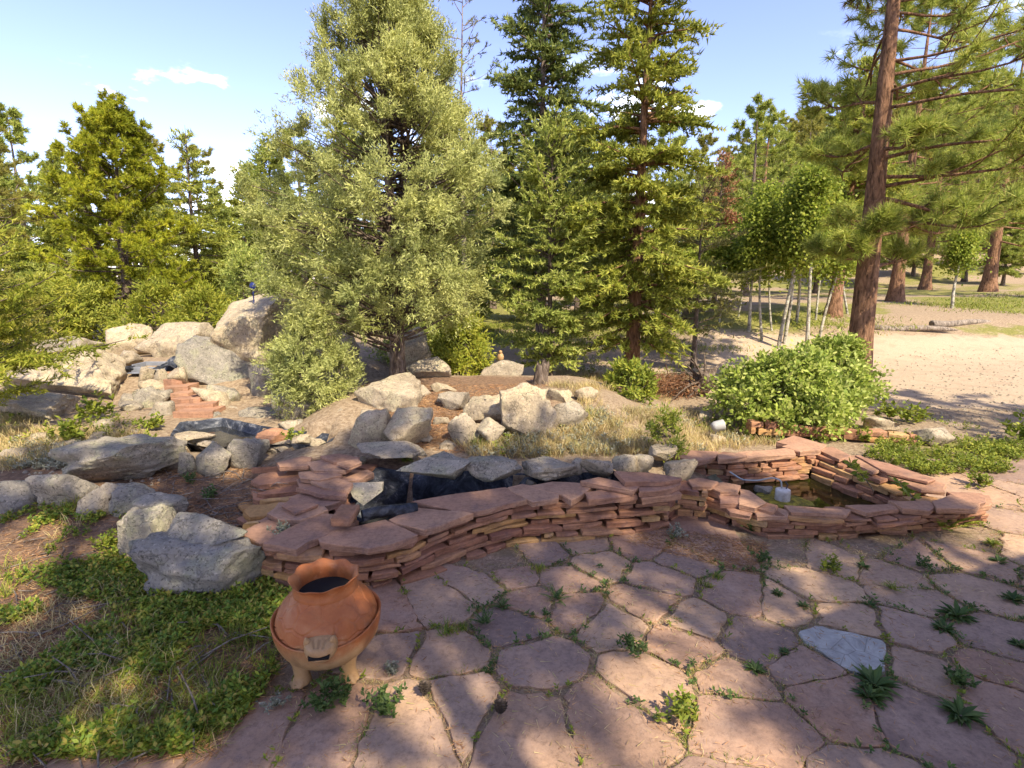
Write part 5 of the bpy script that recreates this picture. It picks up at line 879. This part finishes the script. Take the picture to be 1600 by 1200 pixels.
# ------------------------------------------------------------------ ground plants
def on_ground(px, py):
    u = (px - 800) / FPX; v = (600 - py) / FPX; d = np.stack([u, CP + v * SP, -SP + v * CP], -1); z = np.zeros(len(px))
    for _ in range(25): t = (z - CAMZ) / d[:, 2]; z = z * .4 + .6 * Hraw(d[:, 0] * t, d[:, 1] * t)
    return np.column_stack([d[:, 0] * t, d[:, 1] * t, z])
def scat(poly, n, r, thr=None, sc=1.6, seed=1):
    P = np.array(poly, float); lo, hi = P.min(0), P.max(0); q = r.uniform(lo, hi, (n * 3, 2)); q = q[inpoly(q[:, 0], q[:, 1], poly)][:n]; W = on_ground(q[:, 0], q[:, 1])
    ok = ~inpoly(W[:, 0], W[:, 1], POND) & ~inpoly(W[:, 0], W[:, 1], POOL) & ~inpoly(W[:, 0], W[:, 1], STREAM)
    if thr is not None: ok &= fbm(np.column_stack([W[:, :2] * sc, W[:, 0] * 0 + seed]), seed, 3) + r.normal(size=len(W)) * .12 > thr
    return W[ok]
def sprigs(W, r, h, nl, L_, W_, lean=.35, base=.15):
    n = len(W); d = nrm(np.column_stack([r.normal(size=(n, 2)) * lean, np.ones(n)])); hh = h * r.uniform(.5, 1.2, n); idx = np.repeat(np.arange(n), nl); u = r.uniform(base, 1, n * nl); P = W[idx] + d[idx] * (u * hh[idx])[:, None]; D = nrm(r.normal(size=P.shape) * [1, 1, .35] + [0, 0, .55])
    return kites(P, D, L_ * r.uniform(.6, 1.3, len(P)), W_, r, np.array((0, 0, 1.)), .5)
def tufts(W, r, h, nb, wd, lean=.45, bend=.6, rad=.02):
    n = len(W); idx = np.repeat(np.arange(n), nb); P = W[idx] + np.column_stack([r.normal(size=(n * nb, 2)) * rad, np.zeros(n * nb) - .005]); D = nrm(np.column_stack([r.normal(size=(n * nb, 2)) * lean, np.ones(n * nb)])); hh = (h * r.uniform(.5, 1.25, n))[idx] * r.uniform(.5, 1.1, n * nb)
    return blades(P, D, hh, wd, r, bend)
def stuff(name, V, Fs, mat, label=None): return tag(link(name, npmesh(name, V, Fs, M[mat])), label, None, None, 'stuff')
r = np.random.default_rng(101)
W = np.concatenate([scat([(0, 960), (180, 930), (420, 900), (455, 940), (430, 1060), (330, 1180), (0, 1190)], 7000, r, .08, 3.2, 1), scat([(0, 790), (200, 800), (240, 880), (420, 890), (300, 960), (0, 960)], 2800, r, .15, 3.2, 2)])
v, f = sprigs(W, r, .055, 11, .024, .0125); stuff('kinnikinnick_ground_cover', v, f, 'kinni')
W = scat([(0, 780), (430, 900), (460, 1000), (330, 1180), (0, 1190)], 900, r, .05, 1.8, 9); v, q, t = tufts(W, r, .11, 9, .0035, .6, .8); stuff('meadow_grass', v, [q, t], 'weed_y')
W = scat([(0, 780), (430, 880), (460, 1000), (330, 1180), (0, 1190)], 1500, r, -.1, 1.8, 12); v, q, t = tufts(W, r, .12, 6, .003, .9, .9); stuff('dry_meadow_grass', v, [q, t], 'dry')
# rusty needle and twig litter
W = np.concatenate([scat([(0, 780), (450, 860), (470, 1010), (330, 1190), (0, 1190)], 9000, r), scat([(200, 740), (450, 725), (430, 850), (250, 830)], 3500, r), scat([(560, 600), (700, 580), (860, 600), (790, 640), (720, 710), (640, 700)], 9000, r), scat([(1000, 820), (1200, 850), (1180, 900), (980, 850)], 2500, r)])
D = r.normal(size=W.shape) * [1, 1, .25]; v, f = spikes(W + [0, 0, .008], D, .05 * r.uniform(.5, 1.4, len(W)), .004, r); stuff('pine_needle_litter', v, f, 'needle_litter')
W = np.concatenate([scat([(0, 800), (450, 900), (330, 1190), (0, 1190)], 150, r), scat([(250, 740), (450, 735), (430, 840), (280, 820)], 90, r)]); a = Acc()
for p in W:
    d = nrm(r.normal(size=3) * [1, 1, .12]); l = r.uniform(.06, .3); P = np.array([p + [0, 0, .012], p + d * l * .5 + [0, 0, .02] + r.normal(size=3) * .012, p + d * l + [0, 0, .012]]); vv, ff = tube(P, [.004, .0035, .002], 5); a.add(vv, ff)
tag(link('fallen_twigs', a.mesh('fallen_twigs', M['twig'], True)), kind='stuff')
# dry garden behind the pond: straw grass, silver leaves, green tips
gard = [(700, 690), (790, 690), (930, 640), (1080, 640), (1200, 690), (1250, 690), (1040, 715), (960, 712), (750, 718)]
W = np.concatenate([scat(gard, 1500, r, -.1, 1.5, 3), scat([(880, 600), (1000, 610), (1110, 625), (1090, 660), (930, 660)], 900, r, 0, 1.2, 4), scat([(0, 645), (120, 660), (230, 680), (120, 700), (110, 740), (0, 735)], 900, r, -.15, 1.5, 5), scat([(860, 570), (960, 590), (960, 610), (860, 605)], 500, r)]); v, q, t = tufts(W, r, .13, 11, .004, .5, .8, .03); stuff('straw_grass', v, [q, t], 'dry')
W = np.concatenate([scat(gard, 1500, r, .05, 2.2, 6), scat([(20, 690), (130, 690), (120, 735), (10, 735)], 350, r)]); v, f = sprigs(W, r, .07, 14, .028, .009, .6); stuff('silver_ground_cover', v, f, 'sage')
W = np.concatenate([scat(gard, 500, r, .15, 2.2, 7), scat([(0, 640), (230, 660), (260, 700), (0, 735)], 260, r, .1, 2, 8), scat([(1380, 690), (1600, 690), (1600, 800), (1480, 755), (1350, 715)], 1500, r, .15, 2.4, 9), scat([(1380, 640), (1600, 690), (1600, 720), (1390, 690)], 700, r, .1, 2, 10), scat([(860, 560), (1100, 560), (1100, 600), (880, 600)], 500, r, .1, 1, 11)]); v, f = sprigs(W, r, .1, 13, .035, .012, .5); stuff('low_green_weeds', v, f, 'weed_y')
W = np.concatenate([scat([(1150, 495), (1600, 455), (1600, 500), (1400, 520), (1150, 545)], 1500, r, -.1, .4, 13), scat([(430, 500), (1150, 500), (1150, 548), (870, 545)], 1700, r, -.1, .4, 14)]); v, q, t = tufts(W, r, .11, 14, .016, .7, .7, .3); stuff('forest_grass', v, [q, t], 'weed_y')
# pebbles and clods on the driveway and bank
W = np.concatenate([scat([(1350, 560), (1600, 520), (1600, 690), (1400, 650)], 900, r), scat([(870, 540), (1100, 545), (1100, 600), (870, 600)], 300, r), scat([(0, 640), (250, 690), (250, 760), (0, 740)], 300, r)]); V3, F3 = (lambda bm: (bmesh.ops.create_icosphere(bm, subdivisions=1, radius=1), np.array([q.co[:] for q in bm.verts]), np.array([[q.index for q in f_.verts] for f_ in bm.faces]))[1:])(bmesh.new()); n = len(W)
sc_ = r.uniform(.006, .02, (n, 1, 1)) * r.uniform(.6, 1.2, (n, 1, 3)); V = (V3[None] * sc_ + W[:, None]).reshape(-1, 3); F = (F3[None] + np.arange(n)[:, None, None] * len(V3)).reshape(-1, 3); stuff('pebbles', V, F, 'granite')
# weeds, moss and grit in the flagstone joints
Pj = []
for c, p in JOINT:
    n = len(p)
    for k in range(n):
        a_, b_ = p[k], p[(k + 1) % n]; m = int(np.linalg.norm(b_ - a_) / .012); t = r.uniform(0, 1, m)[:, None]; Pj.append(a_ + (b_ - a_) * t + r.normal(size=(m, 2)) * .012)
Pj = np.concatenate(Pj); Pj = Pj[inpoly(Pj[:, 0], Pj[:, 1], PATIO) & ~inpoly(Pj[:, 0], Pj[:, 1], POOL)]; W = np.column_stack([Pj, np.full(len(Pj), .002)]); d = fbm(np.column_stack([W[:, :2] * 2.1, W[:, 0] * 0]), 30, 3)
v, q, t = tufts(W[(d > -.05) & (r.random(len(W)) < .33)], r, .035, 5, .0028, .7, .8, .012); stuff('joint_grass', v, [q, t], 'kinni')
v, q, t = tufts(W[(d < .35) & (r.random(len(W)) < .6)], r, .03, 4, .0026, 1.2, 1., .025); stuff('dry_joint_grass', v, [q, t], 'dry')
v, f = sprigs(W[(d > .18) & (r.random(len(W)) < .14)], r, .035, 9, .02, .009, .6); stuff('joint_weeds', v, f, 'weed')
v, f = sprigs(W[(d < -.2) & (r.random(len(W)) < .07)], r, .04, 9, .02, .008, .6); stuff('pale_joint_weeds', v, f, 'weed_y')
Wl = W[r.random(len(W)) < .9]; v, f = spikes(Wl + [0, 0, .013] + r.normal(size=Wl.shape) * [.05, .05, .002], r.normal(size=Wl.shape) * [1, 1, .1], .03, .003, r); stuff('joint_litter', v, f, 'needle_litter')
Wn = np.column_stack([r.uniform(-.6, 4.5, 6000), r.uniform(1.1, 4, 6000), np.full(6000, .013)]); Wn = Wn[inpoly(Wn[:, 0], Wn[:, 1], PATIO) & ~inpoly(Wn[:, 0], Wn[:, 1], POOL)]; Wn = Wn[fbm(np.column_stack([Wn[:, :2] * 1.6, Wn[:, 0] * 0]), 41, 3) + r.normal(size=len(Wn)) * .2 > 0]; v, f = spikes(Wn, r.normal(size=Wn.shape) * [1, 1, .06], .035 * r.uniform(.4, 1.6, len(Wn)), .0028, r); stuff('scattered_needles', v, f, 'dry')
# individual weeds one can pick out
def weed(px, py, kind, s, label, group=None, z=None):
    p = onz(px, py, z) if z is not None else hit(px, py); p = p + [0, 0, .004]; rr_ = np.random.default_rng(px * 7 + py)
    a = Acc()
    if kind == 'rosette' or kind == 'rosette_y':
        n = 52; s = s * .62; az_ = rr_.uniform(0, 6.28, n); e = rr_.uniform(.1, .8, n); D = np.column_stack([np.cos(az_) * np.cos(e), np.sin(az_) * np.cos(e), np.sin(e)]); q = nrm(np.cross(D, [0, 0, 1.])); l = s * rr_.uniform(.6, 1.1, n)[:, None]; w_ = l * .11; up = np.cross(q, D)
        V = np.stack([D * 0, D * l * .5 + q * w_ + up * l * .04, D * l * .5 - up * l * .03, D * l * .5 - q * w_ + up * l * .04, D * l * .96 + [0, 0, -1] * l * .12], 1).reshape(-1, 3); i = np.arange(n)[:, None] * 5; a.add(V, np.concatenate([i + [[0, 1, 2]], i + [[0, 2, 3]], i + [[1, 4, 2]], i + [[2, 4, 3]]]))
        mt = 'weed' if kind == 'rosette' else 'weed_y'
    elif kind == 'grass':
        v, q, t = tufts(np.zeros((1, 3)), rr_, s, 70, .004, .5, .7, s * .25); a.add(v, q); a.add(np.zeros((0, 3)), np.zeros((0, 3), int)); a.F.setdefault(3, []).append(t); mt = 'kinni'
    elif kind in ('fern', 'fern_y'):
        n = 13; 
        for k in range(n):
            az_ = rr_.uniform(0, 6.28); e = rr_.uniform(.45, 1.3); d = np.array((math.cos(az_) * math.cos(e), math.sin(az_) * math.cos(e), math.sin(e))); sd = nrm(np.cross(d, [0, 0, 1.])); u = np.linspace(.15, 1, 12); P = d * (u * s)[:, None]; P[:, 2] -= .3 * s * u ** 2 * math.cos(e); P = np.repeat(P, 2, 0); D = sd * np.where(np.arange(24) % 2, 1, -1)[:, None] + d * .7; v, f = kites(P, D, s * .22 * (1.15 - np.repeat(u, 2)), s * .07, rr_, np.array((0, 0, 1.)), .3); a.add(v, f)
        mt = 'weed' if kind == 'fern' else 'weed_y'
    else:
        n = 16; W_ = rr_.normal(size=(n, 3)) * [s * .3, s * .3, 0]; v, f = sprigs(W_, rr_, s, 16, s * .3, s * .14, .35, .2); a.add(v, f); mt = {'leafy': 'weed', 'leafy_y': 'weed_y', 'silver': 'sage'}[kind]
    tag(link('weed', a.mesh('weed', M[mt]), None, p), label, 'weed', group)
G_ = 'weeds between the flagstones'
for px, py, k, s, lab in [(838,892,'grass',.08,'dense grass tuft beside the long wall'),(868,942,'fern',.1,'feathery upright weed in front of the long wall'),(785,952,'fern',.07,'greyish low weed two stones from the long wall'),(700,992,'grass',.07,'grass tuft right of the chiminea'),(722,985,'grass',.07,'second grass tuft right of the chiminea'),(758,980,'fern',.1,'dark ferny weed right of the grass tufts'),(762,1052,'rosette',.06,'small dark weed beside the big round flagstone'),(600,1118,'leafy',.09,'leafy green weed at the bottom edge right of the chiminea'),(498,1112,'leafy',.07,'leafy weed in front of the chiminea\'s feet'),(527,1098,'leafy',.09,'taller leafy weed in front of the chiminea'),(432,1108,'silver',.05,'grey-green weed left of the chiminea\'s front foot'),(612,1055,'silver',.05,'silvery rosette weed by the chiminea\'s right foot'),
 (988,1020,'leafy',.07,'dense dark green weed clump in the middle of the patio'),(938,888,'rosette',.05,'small weed between near-wall flagstones'),(1062,1128,'leafy_y',.09,'yellow-tipped succulent weed at the bottom edge'),(1178,835,'fern',.13,'tall feathery weed at the pool wall\'s near corner'),(1192,878,'leafy',.06,'pale leafy weed in front of the pool wall'),(1300,895,'leafy_y',.08,'yellow-green weed two stones in front of the pool'),(1348,888,'rosette',.08,'dark flat weed in front of the pool\'s front wall'),(1215,930,'rosette',.07,'dark rosette between sunlit flagstones'),(1255,950,'rosette',.07,'dark rosette just right of the other in the sunlit joint'),(1395,925,'fern_y',.07,'light feathery weed on the sunlit flagstones'),(1358,948,'rosette',.07,'flat rosette left of the light feathery weed'),
 (1180,1050,'rosette',.09,'dark rosette left of the grey flagstone'),(1225,1022,'rosette',.06,'small weed touching the grey flagstone\'s left tip'),(1365,1075,'rosette',.17,'large dark rosette on the grey flagstone\'s near edge'),(1358,1095,'rosette',.13,'rosette crowding the large one by the grey flagstone'),(1495,965,'rosette',.16,'large spreading weed in the shed\'s shadow'),(1475,985,'rosette',.12,'second spreading weed in the shed\'s shadow'),(1500,1122,'rosette',.16,'broad-leaved weed at the bottom right'),(1500,1075,'leafy',.08,'weed above the broad-leaved one at bottom right'),(1582,940,'rosette',.12,'weed at the right edge in shade'),(1592,1012,'rosette',.08,'small weed at the right edge'),(1475,830,'fern_y',.2,'big yellow-green feathery plant at the pool\'s right corner'),(1500,822,'fern_y',.16,'yellow-green feathery plant right of the pool corner'),(1445,890,'leafy',.06,'low weed in the sun right of the pool'),(1550,852,'rosette_y',.1,'sunlit weed near the right edge'),(1560,880,'rosette',.1,'weed at the edge of the shed\'s shadow'),(1200,825,'fern',.06,'little fern against the pool wall'),(1055,838,'silver',.07,'pale weed where the two walls meet'),(1030,822,'grass',.07,'grass tuft at the long wall\'s right end'),(1120,905,'grass',.06,'grass strip tuft in the sunlit joint'),(1105,918,'grass',.06,'lower grass tuft in the sunlit joint'),(1060,972,'grass',.05,'short grass in the joint above the patio centre')]:
    weed(px, py, k, s, lab, G_)
weed(438, 838, 'silver', .07, 'grey-green plant growing out of the slabs by the near boulders', z=.2)
for px, py, s, k, lab in [(150,655,.22,'leafy_y','leafy plant between pale stones at the left'),(110,695,.2,'leafy_y','yellow-green plant in the dry grass at the left'),(240,672,.15,'leafy_y','bright yellow-green plant in front of the upright pale stone'),(765,690,.16,'grass','green iris-like tuft on the mound'),(745,700,.14,'grass','second iris-like tuft on the mound'),(920,655,.2,'grass','blade tuft at the right foot of the mound'),(460,690,.1,'leafy_y','small bright plant by the stream'),(635,720,.1,'grass','grass hanging over the pond\'s back stones'),(330,780,.08,'leafy','grey-green weed on the needle bed'),(300,755,.07,'leafy','low weed on the needle bed by the faceted stone'),(1340,690,.14,'leafy_y','green weed by the domed boulder'),(1385,655,.2,'leafy_y','tall weed behind the domed boulder'),(1425,662,.2,'leafy_y','yellow-flowered weed behind the tan boulder'),(1530,760,.12,'leafy_y','bright weed behind the pool at right'),(1590,690,.25,'leafy_y','tall weed at the right edge by the driveway'),(170,860,.1,'leafy_y','bright sprig in front of the pale wedge boulder'),(110,800,.14,'grass','grass tuft before the dark lichen boulder')]:
    weed(px, py, k, s, lab)
# leafy shoots leaning over the pool
for px, py, hgt, lab in [(1345, 742, .28, 'thin leafy shoot leaning over the pool, left one'), (1418, 768, .26, 'thin leafy shoot leaning over the pool, right one')]:
    p = onz(px + 20, py + 25, .1); rr_ = np.random.default_rng(px); t = np.linspace(0, 1, 10); P = np.column_stack([-.22 * t, -.05 * t, hgt * t - .06 * t ** 2]); v, f = tube(P, np.linspace(.005, .002, 10), 5); So = tag(empty('shoot', p), lab, 'plant'); link('stem', npmesh('stem', v, f, M['twig'], True), So); Pn = np.repeat(P[3:], 5, 0); v, f = kites(Pn, rr_.normal(size=Pn.shape) + [0, 0, .2], .06, .03, rr_); link('leaves', npmesh('leaves', v, f, M['weed_y']), So)
# pine cones on the patio
for k, (px, py) in enumerate([(664, 1085), (782, 1115)]):
    a = Acc(); rr_ = np.random.default_rng(k); n = 70; u = (np.arange(n) + .5) / n; az_ = np.arange(n) * 2.4; rad = .022 * np.sin(np.clip(u * 2.9 + .15, 0, 3.1)); P = np.column_stack([np.cos(az_) * rad * .3, np.sin(az_) * rad * .3, u * .055]); D = np.column_stack([np.cos(az_), np.sin(az_), .5 + 0 * u]); v, f = kites(P, D, rad * 1.1 + .004, .014, rr_, np.array((0, 0, 1.)), .1); a.add(v, f)
    tag(link('pine_cone', a.mesh('pine_cone', M['bark']), None, onz(px, py, .02)), ['brown pine cone right of the chiminea\'s feet', 'brown pine cone at the bottom edge of the patio'][k], 'pine cone')
